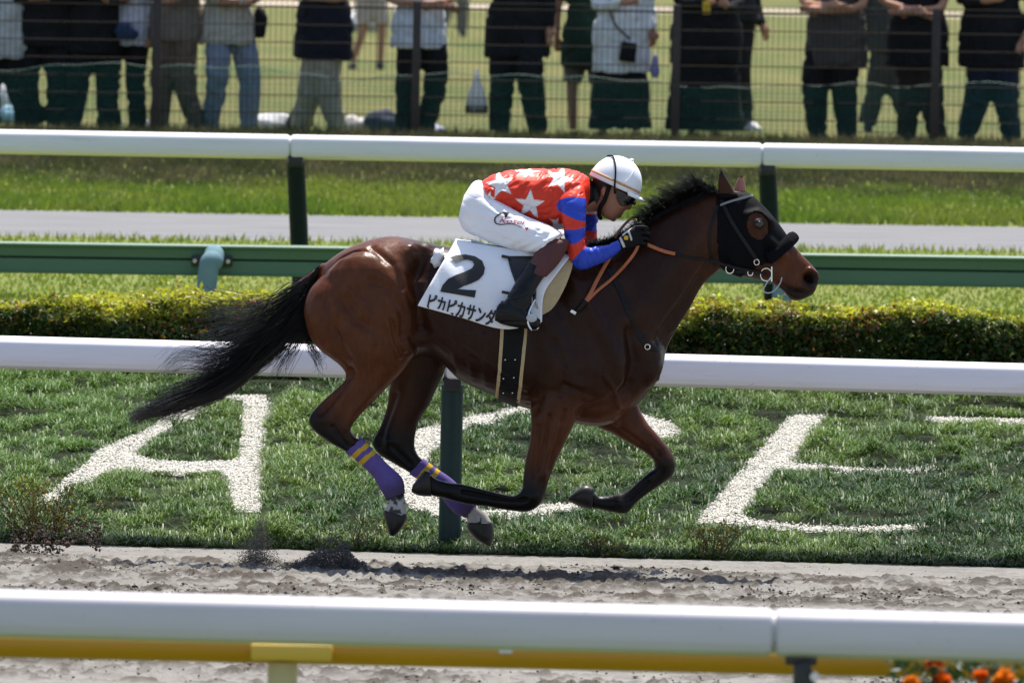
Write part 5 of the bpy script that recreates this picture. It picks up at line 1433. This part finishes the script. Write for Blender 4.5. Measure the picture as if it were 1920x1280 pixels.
breeches = new_mesh('white_breeches', BV, BF, M_breech); breeches.parent = jockey
bbv = bvh_of(BV, BF)
M_redp = mat('red_print', (0.45, 0.02, 0.02), rough=0.6)
_, wk = text_print('Kosei', (0, 0), (1, 0), (0, 1), 1.0, bbv, .003, 'tmp_print', M_redp, breeches); bpy.data.objects.remove(_)
text_print('Kosei', (934, 417), np.array([46.0, 4.0]) / wk, np.array([2.5, -14.0]), 1.0, bbv, .0048, 'red_lettering', M_redp, breeches, shear=0.35, cut=2.0)
def brush(pts, w0, w1, name, m):
    q = spline(np.array(pts, float), 6); t = np.linspace(0, 1, len(q)); w = np.where(t < .25, lerp(w0, w1, t / .25), lerp(w1, .5, (t - .25) / .75)) / 2
    T = np.gradient(q, axis=0); T /= np.linalg.norm(T, axis=1)[:, None]; S = np.stack([-T[:, 1], T[:, 0]], -1)
    flat_print([[tuple(p) for p in np.vstack([q + S * w[:, None], (q - S * w[:, None])[::-1]])]], bbv, .0040, name, m, breeches, cut=2.5)
brush([(954, 400), (944, 399), (934, 403), (928, 410), (929, 418), (938, 421), (952, 420), (966, 421), (978, 427), (984, 431)], 3, 3, 'emblem_line', M_print)
flat_print([[(955, 399), (943, 399), (946, 404), (947, 411), (951, 405)]], bbv, .0042, 'emblem_point', M_print, breeches, cut=2.5)
flat_print([[(987, 432), (984, 428), (985.5, 426), (987.5, 427.5), (989.5, 426), (991, 428)]], bbv, .0040, 'heart_print', M_redp, breeches, cut=2.5)
# stockings, boots, gloves
M_sock = mat('maroon_stocking', (0.085, 0.022, 0.020), rough=0.7, bump=(90, .003, .4))
M_boot = mat('black_boot_leather', (0.004, 0.004, 0.005), rough=0.30, spec=0.28, bump=(28, 0.008, 0.4))
M_glove = mat('black_glove', attr=True, rough=0.6, spec=0.15, bump=(90, .003, .4))
for k, (s1, s2, s3) in enumerate(((shin_n, boot_n, foot_n), (mirrored(shin_n, 8), mirrored(boot_n, 8), mirrored(foot_n, 8)))):
    V, F = union([loft(s1, 22, 5)], .006, it=3, plain=1); o = new_mesh('stocking', V, F, M_sock); o.parent = jockey
    V, F = union([loft(s2, 24, 5), loft(s3, 22, 5, 2.5)], .005, it=3, plain=2)
    n_ = vnormals(V, F); q_ = proj(V); w_ = fbm(q_[:, 0] * .05, q_[:, 1] * .11 + q_[:, 0] * .03, 2, 55)
    V = V + n_ * (-.006 * np.exp(-((w_ - .5) / .05) ** 2) * np.exp(-((q_[:, 1] - 562) / 16) ** 2) - .004 * np.exp(-((q_[:, 1] - 604) / 2.5) ** 2))[:, None]
    o = new_mesh('riding_boot', V, F, M_boot); o.parent = jockey
for k in range(2):
    ps = [loft(hand_n, 20, 5, 2.4)] + fingers()
    if k:
        ps = mir(ps); ps = [(V + (P(1200 + 24, 440 - 8, HY) - P(1200, 440, HY))[None], F) for V, F in ps]
    V, F = union(ps, .0032, it=2, plain=1)
    q_ = proj(V); c_ = np.tile(np.array([.006, .006, .007]), (len(V), 1))
    if k == 0:
        on = V[:, 1] < HY - .16
        l1 = (seg_dist(q_, [(1163, 446), (1170, 462)]) < 2.2) | (seg_dist(q_, [(1166, 438), (1179, 434), (1184, 449)]) < 1.6) | (seg_dist(q_, [(1168, 440), (1190, 420)]) < 2.2)
        c_[on & l1] = (.62, .60, .55); c_[on & (np.hypot(q_[:, 0] - 1174, q_[:, 1] - 446) < 4.2)] = (.70, .42, .05)
    o = new_mesh('glove', V, F, M_glove, col=c_); o.parent = jockey
# collar and chin strap
V, F = loft([(1090, 329, 1096, 396, .080, 0), (1101, 332, 1106, 392, .070, 0), (1112, 340, 1116, 386, .062, 0)], 26, 5); o = new_mesh('black_collar', V, F, M_girth); o.parent = jockey
cs = [(1143, 345, -.086), (1135, 372, -.082), (1126, 388, -.072), (1123, 402, -.05), (1126, 409, 0), (1123, 402, .05), (1126, 388, .072), (1135, 372, .082), (1143, 345, .086)]
V, F = tube_geo(spline([P(a, b, HY + c) for a, b, c in cs], 6), .0105, 10); o = new_mesh('chin_strap', V, F, M_girth); o.parent = jockey
M_goggle = mat('dark_goggles', (0.006, 0.006, 0.008), rough=0.08, spec=0.7)
gm = inpoly(jp, [(1152, 352), (1168, 358), (1196, 366), (1186, 384), (1178, 380), (1174, 386), (1164, 387), (1157, 378)])
gog = shell(JV, JF, gm, .009, 'goggles', M_goggle, .004, parent=jockey)
# helmet
M_helm = mat('white_helmet_cover', (0.86, 0.87, 0.90), rough=0.35, spec=0.5, bump=(20, .003, .15))
M_tan = mat('tan_band', (0.55, 0.30, 0.13), rough=0.6)
th = R(25); ex_ = np.array([math.cos(th), math.sin(th)]); ez_ = np.array([math.sin(th), -math.cos(th)])   # local forward / up in pixels
C0 = np.array([1154.0, 341.0])
def hel(f, u, y): q = C0 + ex_ * f + ez_ * u; return P(q[0], q[1], HY + y)
def dome(af, ab, h, w, u0, name, m, nt=40, ns=14, f0=0):
    V = []; F = []
    for i in range(ns + 1):
        t = (math.pi / 2) * i / ns; ct, s_t = math.cos(t) ** .92, math.sin(t) ** 1.0
        for k in range(nt):
            a = 2 * math.pi * k / nt; c, s = math.cos(a), math.sin(a)
            V.append(hel(f0 + (af if c > 0 else ab) * c * ct, u0 + (h - u0) * s_t, w * s * ct))
    for i in range(ns):
        for k in range(nt):
            k2 = (k + 1) % nt; F.append((i * nt + k, i * nt + k2, i * nt + nt + k2, i * nt + nt + k))
    return new_mesh(name, V, F, m)
helm = dome(52, 50, 49, .112, -9, 'riding_helmet', M_helm); helm.parent = jockey
md = helm.modifiers.new('solid', 'SOLIDIFY'); md.thickness = .006
def hband(u, grow, name, m, w):
    a = np.linspace(0, 2 * math.pi, 60)
    up = lambda uu: math.cos(math.asin(min(1, max(0, (uu + 9) / 58.0)))) ** .92
    V = []; 
    for t in a[:-1]:
        for du in (-w / 2, w / 2):
            c = math.cos(t); k = up(u + du); V.append(hel((52 + grow if c > 0 else 50 + grow) * c * k, u + du, (.112 + grow / 400) * math.sin(t) * k))
    n = 59; F = [(2 * i, 2 * ((i + 1) % n), 2 * ((i + 1) % n) + 1, 2 * i + 1) for i in range(n)]
    o = new_mesh(name, V, F, m); md = o.modifiers.new('solid', 'SOLIDIFY'); md.thickness = .003; o.parent = helm
hband(1.0, 0.9, 'tan_band', M_tan, 4.5)
pk = []
Vp = []; Fp = []
for i, (ext, drop) in enumerate(((0, 0), (5, 1), (10, 3.5), (13, 6))):
    for k in range(17):
        a = lerp(-1.05, 1.05, k / 16); Vp.append(hel(52 * math.cos(a) + ext * math.cos(a * .9) * (1 - .25 * abs(a)), -7.5 - drop + 0.5, .112 * math.sin(a)))
for i in range(3):
    for k in range(16): Fp.append((i * 17 + k, i * 17 + k + 1, i * 17 + 18 + k, i * 17 + 17 + k))
o = new_mesh('peak', Vp, Fp, M_helm); md = o.modifiers.new('solid', 'SOLIDIFY'); md.thickness = .005; o.parent = helm
cord = [hel(f, u, y) for f, u, y in ((-34, 38, 0), (-24, 41, -.045), (-12, 26, -.096), (-4, 8, -.115), (2, -8, -.116), (8, -20, -.10))]
V, F = tube_geo(spline(cord, 6), .0042, 8); o = new_mesh('goggle_cord', V, F, M_girth); o.parent = helm
V, F = ellipsoid(hel(10, 49.5, 0), (.012, .012, .008)); o = new_mesh('button', V, F, M_helm); o.parent = helm
V, F = tube_geo(spline([hel(14, 48, -.01), hel(22, 34, -.07), hel(20, 16, -.10), hel(14, 2, -.109)], 6), .0022, 6); o = new_mesh('cover_seam', V, F, M_helm); o.parent = helm
# ------------------------------------------------------------------ wire fence
YFN = 38.0
M_wire = mat('dark_fence_wire', (0.018, 0.014, 0.012), rough=0.7, spec=0.1)
M_fpost = mat('brown_fence_post', (0.045, 0.026, 0.022), rough=0.55, n_scale=20)
fb = lambda x: float(ground_z(x, YFN))
ft_a = P(0, 6, YFN); ft_b = P(1920, 33, YFN)
ftop = lambda x: ft_a[2] + (ft_b[2] - ft_a[2]) * (x - ft_a[0]) / (ft_b[0] - ft_a[0])
fence = empty('wire_fence', (P(770, 250, YFN)[0], YFN, fb(0)))
xp0 = P(293, 150, YFN)[0]; dxp = P(780, 150, YFN)[0] - xp0
for k in range(-3, 7):
    x = xp0 + k * dxp
    MB().box((x, YFN, (fb(x) + ftop(x)) / 2 - .02), (.032, .022, (ftop(x) - fb(x)) / 2 + .08), bev=.004).build('post', M_fpost, fence)
def box_bar(VV, FF, a, b, r):
    o = len(VV); a = np.array(a); b = np.array(b); t = (b - a) / np.linalg.norm(b - a)
    u = np.cross(t, (0, 1.0, 0)); u /= np.linalg.norm(u); w = np.cross(t, u)
    for p in (a, b): VV.extend([p + r * u, p + r * w, p - r * u, p - r * w])
    for k in range(4): FF.append((o + k, o + (k + 1) % 4, o + 4 + (k + 1) % 4, o + 4 + k))
for k in range(-3, 6):
    xa, xb = xp0 + k * dxp + .034, xp0 + (k + 1) * dxp - .034
    VV = []; FF = []
    for i in range(8):
        f = i / 7
        z0 = lerp(fb(xa) + .06, ftop(xa), f); z1 = lerp(fb(xb) + .06, ftop(xb), f)
        box_bar(VV, FF, (xa, YFN, z0), (xb, YFN, z1), .0042)
        if i == 7: box_bar(VV, FF, (xa, YFN - .03, z0 + .004), (xb, YFN - .03, z1 + .004), .007); box_bar(VV, FF, (xa, YFN - .015, z0 + .05), (xb, YFN - .015, z1 + .05), .0034)
    n = int((xb - xa) / .042)
    for i in range(n):
        x = lerp(xa, xb, (i + .5) / n); box_bar(VV, FF, (x, YFN - .006, fb(x) + .03), (x, YFN - .006, ftop(x) + .05), .0022)
    o = new_mesh('mesh_panel', np.array(VV), FF, M_wire, smooth=False); attach(fence, o)
tag(fence, 'dark wire mesh fence with brown posts in front of the spectators', 'fence')
# green netting hung low along the fence
M_net = bpy.data.materials.new('green_netting'); M_net.use_nodes = True
_nt = M_net.node_tree; _b = _nt.nodes['Principled BSDF']; _b.inputs['Base Color'].default_value = (0.03, 0.20, 0.14, 1); _b.inputs['Roughness'].default_value = .7
_tc = _nt.nodes.new('ShaderNodeTexCoord'); _wv = _nt.nodes.new('ShaderNodeTexWave'); _wv.bands_direction = 'Z'; _wv.inputs['Scale'].default_value = 9.0; _wv.inputs['Distortion'].default_value = 1.5
_mr = _nt.nodes.new('ShaderNodeMapRange'); _mr.inputs[3].default_value = .06; _mr.inputs[4].default_value = .26
_tr = _nt.nodes.new('ShaderNodeBsdfTransparent'); _mx = _nt.nodes.new('ShaderNodeMixShader')
_nt.links.new(_tc.outputs['Object'], _wv.inputs['Vector']); _nt.links.new(_wv.outputs['Fac'], _mr.inputs[0]); _nt.links.new(_mr.outputs[0], _mx.inputs[0])
_nt.links.new(_tr.outputs[0], _mx.inputs[1]); _nt.links.new(_b.outputs[0], _mx.inputs[2]); _nt.links.new(_mx.outputs[0], _nt.nodes['Material Output'].inputs[0])
ntop = [(-300, 135), (0, 133), (170, 118), (270, 123), (500, 127), (640, 152), (800, 138), (1000, 143), (1150, 147), (1330, 166), (1500, 161), (1640, 156), (1700, 166), (1800, 155), (1920, 158), (2300, 165)]
nx = np.linspace(-300, 2300, 140); V = []; F = []
for x in nx:
    r = np.interp(x, [a for a, b in ntop], [b for a, b in ntop]) + 2.5 * math.sin(x * .05)
    t = P(x, r, YFN + .03); b0 = fb(t[0]) + .03
    for j in range(8): V.append((t[0], YFN + .03 + .012 * math.sin(x * .031 + j * .9), lerp(t[2], b0, j / 7)))
for i in range(len(nx) - 1):
    for j in range(7): F.append((i * 8 + j, i * 8 + 8 + j, i * 8 + 9 + j, i * 8 + 1 + j))
net = new_mesh('green_net', V, F, M_net)
cord_ = MB().tube(np.array(V)[0::8], .003, 5).build('top_cord', mat('green_cord', (0.012, 0.10, 0.075), rough=.6)); cord_.parent = net
tag(net, 'sagging green netting tied along the lower half of the wire fence', 'net')

# ------------------------------------------------------------------ spectators
_mc = {}
def cmat(c, rough=.85, kind='cloth'):
    k = (tuple(c), kind)
    if k not in _mc: _mc[k] = mat('%s_%d' % (kind, len(_mc)), c, rough=rough, spec=.2, n_scale=14, n_col=tuple(a * .75 for a in c), bump=(12, .02, .5))
    return _mc[k]
SKIN = (0.40, 0.20, 0.125)
def zloft(rings, n=20, sub_=3):
    """rings: (z, cx, cy, rx, ry)"""
    r = spline(np.array(rings, float), sub_); a = np.linspace(0, 2 * math.pi, n, endpoint=False)
    V = np.vstack([np.stack([q[1] + q[3] * np.cos(a), q[2] + q[4] * np.sin(a), np.full(n, q[0])], -1) for q in r]); m = len(r)
    F = [(i * n + k, i * n + (k + 1) % n, i * n + n + (k + 1) % n, i * n + n + k) for i in range(m - 1) for k in range(n)]
    F += [tuple(range(n - 1, -1, -1)), tuple((m - 1) * n + k for k in range(n))]
    return V, F
def tb(pts, r, n=12):
    p = spline(np.array(pts, float), 3); rr_ = np.interp(np.linspace(0, 1, len(p)), np.linspace(0, 1, len(r)), r)
    V, F = tube_geo(p, rr_, n); return np.array(V), F
PR = np.random.default_rng(5)
def spectator(px, Y, label, top, bottom, hem, pose='hold', H=1.66, girth_=1.0, skirt=False, sleeve='long', shorts=False, shoes=(.02, .02, .02), stance=.10, hair=(.015, .012, .01), turn=0.0, footrow=None):
    girth_ *= 1.05
    s = FPX / (Y - CAM[1]); x0 = P(px, 200, Y)[0]; zb = float(ground_z(x0, Y)); k = H / 1.68; g = girth_
    sh = lambda x, y, z: (x, y, z)
    if pose == 'lean': arms = [[(q * .19, 0, 1.37), (q * .25, -.10, 1.11), (-q * .0, -.25, 1.05), (-q * .11, -.25, 1.05)] for q in (1, -1)]
    elif pose == 'down': arms = [[(q * .19, 0, 1.37), (q * .25 * g, .03, 1.10), (q * .26 * g, -.03, .86), (q * .25 * g, -.05, .78)] for q in (1, -1)]
    elif pose == 'mixed': arms = [[(.19, 0, 1.37), (.26, -.02, 1.10), (.24, -.10, .88), (.23, -.12, .80)], [(-.19, 0, 1.37), (-.25, -.05, 1.10), (-.05, -.24, 1.12), (.02, -.25, 1.14)]]
    else: arms = [[(q * .19, 0, 1.37), (q * .25, -.02, 1.09), (q * .07, -.24, 1.08), (q * .02, -.26, 1.11)] for q in (1, -1)]
    lx = stance
    arms = [[a_[0]] + [tuple(np.array(p_) + PR.normal(0, .022, 3)) for p_ in a_[1:]] for a_ in arms]
    kn = PR.normal(0, .035, 4); an = PR.uniform(-.05, .07, 2); turn = turn + PR.normal(0, .28)
    legs = [[(q * .085, 0, .90), (q * (lx + .005) + kn[i_], -.01 - abs(kn[i_ + 2]), .48), (q * (lx + .02) + q * an[i_], .01 + kn[i_ + 2], .09)] for i_, q in enumerate((1, -1))]
    Tm = Matrix.Rotation(turn, 3, 'Z')
    rot = np.array([[math.cos(turn), -math.sin(turn), 0], [math.sin(turn), math.cos(turn), 0], [0, 0, 1]])
    def W(ps): return [(((V * k) @ rot.T) + np.array([x0, Y, zb]), F) for V, F in ps]
    body = [zloft([(.86, 0, 0, .15 * g, .11), (1.05, 0, 0, .135 * g, .095), (1.28, 0, 0, .165, .105), (1.40, 0, 0, .16, .08), (1.45, 0, 0, .06, .055)]), tb([(0, 0, 1.40), (0, -.01, 1.52)], [.055, .05]),
            zloft([(1.46, 0, -.01, .045, .05), (1.50, 0, -.02, .066, .082), (1.57, 0, -.01, .076, .096), (1.64, 0, 0, .068, .086), (1.68, 0, 0, .03, .04)]), ellipsoid((0, -.115, 1.555), (.014, .016, .022)), ellipsoid((.077, 0, 1.565), (.01, .018, .03)), ellipsoid((-.077, 0, 1.565), (.01, .018, .03))]
    for a in arms:
        body.append(tb(a[:3], [.045, .036, .026])); h0, h1 = np.array(a[2]), np.array(a[3]); d = h1 - h0
        body.append(tb([h0, h0 + d * .9], [.027, .034, .03]))
        pe = np.cross(d, (0, 1.0, .3)); pe /= np.linalg.norm(pe) + 1e-9
        for j in range(4): body.append(tb([h1 + pe * (j - 1.5) * .017 - d * .15, h1 + pe * (j - 1.5) * .019 + d * (.55 - .08 * abs(j - 1.3)), h1 + pe * (j - 1.5) * .018 + d * .75 + np.array([0, .02, -.01])], [.0095, .009, .007], 6))
        body.append(tb([h0 + pe * .02, h0 + pe * .045 + d * .5, h0 + pe * .05 + d * .8], [.012, .011, .009], 6))
    for l in legs: body.append(tb(l, [.075, .052, .036]))
    V, F = union(W(body), .013, it=2, plain=1); c = np.tile(np.array(SKIN), (len(V), 1))
    root = new_mesh('person', V, F, M_skin, col=c)
    tag(root, label, 'person', 'spectators behind the wire fence')
    def part(name, ps, m, vox=.014):
        V, F = union(W(ps), vox, it=2, plain=2); 
        nn = vnormals(V, F); w_ = fbm(V[:, 0] * 9 + px, V[:, 2] * 7, 2, 3); V = V + nn * (-.014 * np.exp(-((w_ - .5) / .07) ** 2))[:, None]
        o = new_mesh(name, V, F, m); o.parent = root; return o
    hz = max(.30, (proj(np.array([[x0, Y, zb]]))[0, 1] - hem) / s / k)      # hem height of the top
    part('top', [zloft([(hz, 0, 0, .215 * g + .01, .185), (max(hz + .08, .92), 0, 0, .205 * g + .01, .165), (1.10, 0, 0, .155 * g + .018, .12), (1.28, 0, 0, .185 * g, .125), (1.40, 0, 0, .175, .098), (1.46, 0, 0, .07, .065)], 24)] +
         [tb(a[:3] if sleeve == 'long' else [a[0], lerp(np.array(a[0]), np.array(a[1]), .8)], [.062, .052, .042] if sleeve == 'long' else [.065, .06]) for a in arms], cmat(top))
    if skirt: part('skirt', [zloft([(.10, 0, 0, .24 * g, .19), (.5, 0, 0, .21 * g, .16), (.85, 0, 0, .175 * g, .135), (1.02, 0, 0, .14 * g, .11)], 26)], cmat(bottom))
    else:
        lo = .42 if shorts else .06
        part('trousers', [zloft([(.80, 0, 0, .15 * g, .115), (.90, 0, 0, .165 * g, .125), (1.03, 0, 0, .145 * g, .11)], 22)] +
             [tb([l[0], lerp(np.array(l[0]), np.array(l[1]), .9 if shorts else 1), l[1] if shorts else (l[2][0], l[2][1], lo)], [.112 * g, .095 * g, .085 if shorts else .078]) for l in legs], cmat(bottom))
    for q, l in zip((1, -1), legs):
        fx = l[2][0]; part('shoe', [zloft([(.0, fx, -.04, .045, .12), (.045, fx, -.03, .046, .115), (.085, fx, .02, .042, .06)], 14)], cmat(shoes, .6), .009)
    part('hair', [zloft([(1.55, 0, .035, .08, .07), (1.62, 0, .015, .086, .092), (1.685, 0, .005, .06, .07), (1.70, 0, .005, .02, .03)], 16)], cmat(hair, .5), .012)
    return root, W, k
BLK = (.012, .012, .014); DK = (.02, .02, .024); NAVY = (.012, .016, .035)
def at_row(px, row, Y): return P(px, row, Y)
Y1 = 38.55
def bag(root, name, c, r, col, seed, rough=.7):
    V, F = ellipsoid(c, r, 22, 16); d = V - np.array(c); n_ = fbm(V[:, 0] * 14 + seed, V[:, 2] * 14 + V[:, 1] * 9, 3, seed) - .5
    V = np.array(c) + d * (1 + .55 * n_[:, None]); V[:, 2] = np.maximum(V[:, 2], c[2] - r[2] * .75)
    o = new_mesh(name, V, F, cmat(col, rough))
    if root is not None: o.parent = root
    return o
spectator(6, Y1, 'spectator in a pale grey jacket at the left picture edge', (.55, .55, .54), BLK, 112, 'down', 1.68)
spectator(82, Y1, 'spectator in a black flared coat near the left edge', BLK, BLK, 88, 'hold', 1.66, 1.15)
spectator(172, Y1, 'spectator in long black clothes with pale hands at the waist', BLK, (.014, .014, .018), 100, 'hold', 1.62, 1.1)
r_, W_, k_ = spectator(240, Y1 + .1, 'spectator in a pale patterned top with a navy bag', (.58, .58, .66), BLK, 88, 'mixed', 1.58, .9)
o = bag(r_, 'shoulder_bag', P(236, 62, Y1 - .15), (.09, .05, .08), (.03, .05, .11), 3)
spectator(328, Y1, 'spectator in a grey brown shirt and brown trousers beside a fence post', (.20, .165, .135), (.16, .115, .085), 76, 'lean', 1.66, 1.0, sleeve='short')
r_, W_, k_ = spectator(424, Y1, 'spectator in a beige shirt and blue jeans with a black bag', (.50, .46, .40), (.24, .28, .37), 86, 'lean', 1.64, 1.0, stance=.105)
o = bag(r_, 'shoulder_bag', P(487, 48, Y1 + .05), (.055, .08, .13), BLK, 5)
spectator(605, Y1, 'spectator in a navy shirt and khaki trousers left of centre', (.013, .014, .024), (.42, .38, .30), 113, 'hold', 1.70, 1.12, sleeve='short', stance=.12)
r_, W_, k_ = spectator(783, Y1, 'spectator in a white striped shirt and dark trousers behind a post', (.72, .74, .80), BLK, 92, 'lean', 1.66, 1.0, sleeve='short')
r_, W_, k_ = spectator(968, Y1, 'spectator in black holding a clear plastic bag', BLK, (.013, .015, .018), 110, 'mixed', 1.72, 1.08)
spectator(1098, Y1 + .35, 'spectator in a dark green shirt and grey shorts', (.016, .045, .03), (.16, .15, .13), 128, 'down', 1.55, .95, sleeve='short', shorts=True)
r_, W_, k_ = spectator(1163, Y1, 'spectator in a white blouse and long dark skirt with a black pouch', (.80, .80, .80), (.012, .014, .015), 138, 'mixed', 1.62, 1.05, skirt=True)
pc_ = P(1178, 98, Y1 - .20); o = MB().box(pc_, (.062, .04, .075), rz=.12, bev=.015).build('pouch', cmat(BLK, .5)); o.parent = r_
st_ = MB().tube(spline([P(1182, 75, Y1 - .20), P(1150, 40, Y1 - .18), P(1140, -20, Y1 - .14), P(1135, -80, Y1 - .05)], 4), .008, 6).build('pouch_strap', cmat((.05, .04, .035))); st_.parent = r_
o = bag(r_, 'purple_cloth', P(1228, 128, Y1 - .18), (.035, .03, .10), (.30, .27, .52), 8)
r_, W_, k_ = spectator(1322, Y1, 'spectator in a wide black dress holding a yellow cup', BLK, (.011, .013, .014), 120, 'hold', 1.68, 1.28, skirt=True)
o = MB().tube([P(1325, 27, Y1 - .28), P(1324, 2, Y1 - .28)], .03, 14).build('cup', cmat((.75, .48, .03), .4)); o.parent = r_
spectator(1375, Y1 + 5.5, 'spectator in black trousers and white shoes behind the black dress', BLK, BLK, 40, 'down', 1.66, .9, shoes=(.7, .7, .72))
spectator(1566, Y1, 'spectator in a dark vest over navy with bare folded arms', (.075, .065, .06), BLK, 126, 'lean', 1.68, 1.12, sleeve='short', stance=.13)
spectator(1668, Y1 + 6, 'spectator in a dark grey coat standing further back', (.05, .052, .05), (.05, .052, .05), 100, 'down', 1.72, .9)
spectator(1718, Y1, 'spectator in a black shirt with folded arms next to the right post', BLK, (.035, .022, .02), 126, 'lean', 1.66, 1.1, sleeve='short')
spectator(1858, Y1, 'spectator in a black sweater and dark blue jeans at the right', BLK, (.016, .022, .045), 128, 'mixed', 1.70, 1.15, stance=.12)
# people further back on the infield
spectator(690, 76.0, 'bare legged spectator on the lawn behind the navy shirt', (.55, .53, .52), (.5, .42, .38), -30, 'hold', 1.66, .9, shorts=True, shoes=(.02, .02, .025))
spectator(846, 108.0, 'spectator in grey shorts and blue shoes far out on the lawn', (.35, .33, .30), (.24, .23, .20), -60, 'down', 1.66, 1.0, shoes=(.03, .05, .12))
# belongings on the lawn
def lawn_thing(name, px, row, Y, r, col, label, cat, seed, rough=.7):
    p = P(px, row, Y); c = (p[0], Y, float(ground_z(p[0], Y)) + r[2] * .7)
    o = bag(None, name, c, r, col, seed, rough); return tag(o, label, cat, 'belongings left on the infield lawn')
lawn_thing('white_bag', 508, 240, Y1 + 1.6, (.21, .12, .09), (.75, .75, .77), 'flat white bag on the lawn beside the khaki trousers', 'bag', 11)
lawn_thing('black_rucksack', 560, 235, Y1 + 1.5, (.11, .1, .12), (.02, .02, .025), 'black rucksack lying beside the white bag', 'rucksack', 12)
lawn_thing('white_jumper', 668, 238, Y1 + 1.5, (.17, .1, .085), (.62, .58, .56), 'crumpled white clothes on the lawn', 'clothes', 13)
lawn_thing('blue_jacket', 718, 234, Y1 + 1.4, (.17, .1, .11), (.04, .055, .09), 'crumpled dark blue jacket on the lawn', 'jacket', 14)
lawn_thing('lilac_bag', 800, 236, Y1 + 1.5, (.13, .1, .055), (.42, .42, .58), 'small lilac bag behind the dark trousers', 'bag', 15)
lawn_thing('white_cool_box', 12, 190, Y1 + 9, (.16, .12, .14), (.72, .73, .75), 'white bag on the lawn at the left edge', 'bag', 16)
lawn_thing('blue_bag', 16, 222, Y1 + 4, (.08, .08, .09), (.30, .52, .65), 'pale blue bag below the white one at the left edge', 'bag', 17)
lawn_thing('white_shoe_bag', 218, 232, Y1 + 1.2, (.05, .05, .08), (.65, .65, .7), 'little white bag between dark trousers at the left', 'bag', 18)
lawn_thing('white_pouch', 262, 230, Y1 + 1.3, (.075, .06, .075), (.66, .66, .7), 'white pouch left of the brown fence post', 'pouch', 19)
lawn_thing('white_towel', 665, 40, 112, (.5, .3, .16), (.75, .75, .77), 'white towel far out on the infield lawn', 'towel', 20)
lawn_thing('paper_scrap', 1905, 262, Y1 + .3, (.06, .05, .025), (.6, .62, .6), 'white paper scrap at the right end of the fence', 'paper', 21)
M_plastic = mat('clear_plastic', (.75, .75, .75), rough=.3, spec=.5, transl=.4)
pb_ = P(894, 172, Y1 - .18)
V, F = zloft([(-.17, 0, 0, .085, .05), (-.10, 0, 0, .085, .055), (0, 0, 0, .06, .04), (.10, 0, 0, .025, .02), (.17, 0, 0, .012, .01)], 18); V = np.array(V) + pb_
pbag = new_mesh('plastic_bag', V, F, M_plastic); tag(pbag, 'clear plastic carrier bag hanging from a black sleeved hand', 'bag')
V, F = zloft([(-.165, 0, 0, .078, .045), (-.11, 0, 0, .078, .048), (-.09, 0, 0, .06, .04)], 16); o = new_mesh('food_box', np.array(V) * [1.12, 1.15, 1] + pb_, F, cmat((.16, .09, .06))); o.parent = pbag

# ------------------------------------------------------------------ kicked-up sand
M_grain = mat('flying_sand_grain', attr=True, rough=.95, spec=.1)
def spray(name, pts, size, col, label):
    n = len(pts); sr = np.random.default_rng(len(pts))
    oc = np.array([(1, 0, 0), (-1, 0, 0), (0, 1, 0), (0, -1, 0), (0, 0, 1), (0, 0, -1)], float)
    fc = np.array([(0, 2, 4), (2, 1, 4), (1, 3, 4), (3, 0, 4), (2, 0, 5), (1, 2, 5), (3, 1, 5), (0, 3, 5)])
    sc_ = size[:, None] * sr.uniform(.6, 1.3, (n, 3)); V = pts[:, None, :] + oc[None] * sc_[:, None, :]
    V += sr.normal(0, .25, V.shape) * size[:, None, None]
    F = (np.arange(n)[:, None, None] * 6 + fc[None]).reshape(-1, 3)
    c = np.array(col) * sr.uniform(.6, 1.3, (n, 1))
    o = new_mesh(name, V.reshape(-1, 3), F, M_grain, col=np.repeat(c, 6, 0), smooth=False)
    return tag(o, label, 'sand', kind='stuff')
sr = np.random.default_rng(77)
def px_pts(xy, Y, sy=.08): 
    yy = Y + sr.normal(0, sy, len(xy)); return np.array([P(a, b, c) for (a, b), c in zip(xy, yy)])
# mound of sand thrown up behind the hind hooves
n = 23000; t = sr.beta(2.0, 1.35, n); x = 520 + 168 * t; topr = 1064 - 58 * np.exp(-((x - 632) / np.where(x < 632, 46, 26)) ** 2) - 4
y = 1068 - (1068 - topr) * sr.uniform(0, 1, n) ** 1.1 * sr.uniform(.7, 1.25, n) + sr.normal(0, 3.5, n)
hole = fbm(x * .05 + y * .03, y * .09, 3, 12) + .25 * (y - 1040) / 30 + sr.normal(0, .07, n) > .31
x, y = x[hole], y[hole]; n = len(x)
spray('flying_sand', px_pts(np.stack([x, y], -1), .15), np.exp(sr.normal(-6.4, .5, n)), (.12, .113, .105), 'dark spray of sand thrown up behind the hind hooves')
n = 6500; t = sr.uniform(0, 1, n) ** 1.4; x = 472 + 22 * t + sr.normal(0, 5 + 10 * (1 - t), n) + 30 * (sr.uniform(0, 1, n) < .3) * (1 - t) ** 2; y = 1062 - 110 * t + sr.normal(0, 3, n)
spray('flying_sand', px_pts(np.stack([x, y], -1), .2), sr.uniform(.0012, .003, n) * (1.3 - t), (.11, .10, .095), 'thin upright wisp of kicked sand below the letter A')
n = 700; x = sr.uniform(20, 190, n) ** 1.0; y = 1040 - np.abs(sr.normal(0, 26, n)) - 26 * np.exp(-((x - 150) / 30) ** 2)
spray('flying_clods', px_pts(np.stack([x, y], -1), .9), sr.uniform(.002, .008, n) * np.where(sr.uniform(0, 1, n) < .12, 2.2, 1), (.075, .055, .045), 'dark clods of dirt flying in front of the yellowish shrub')
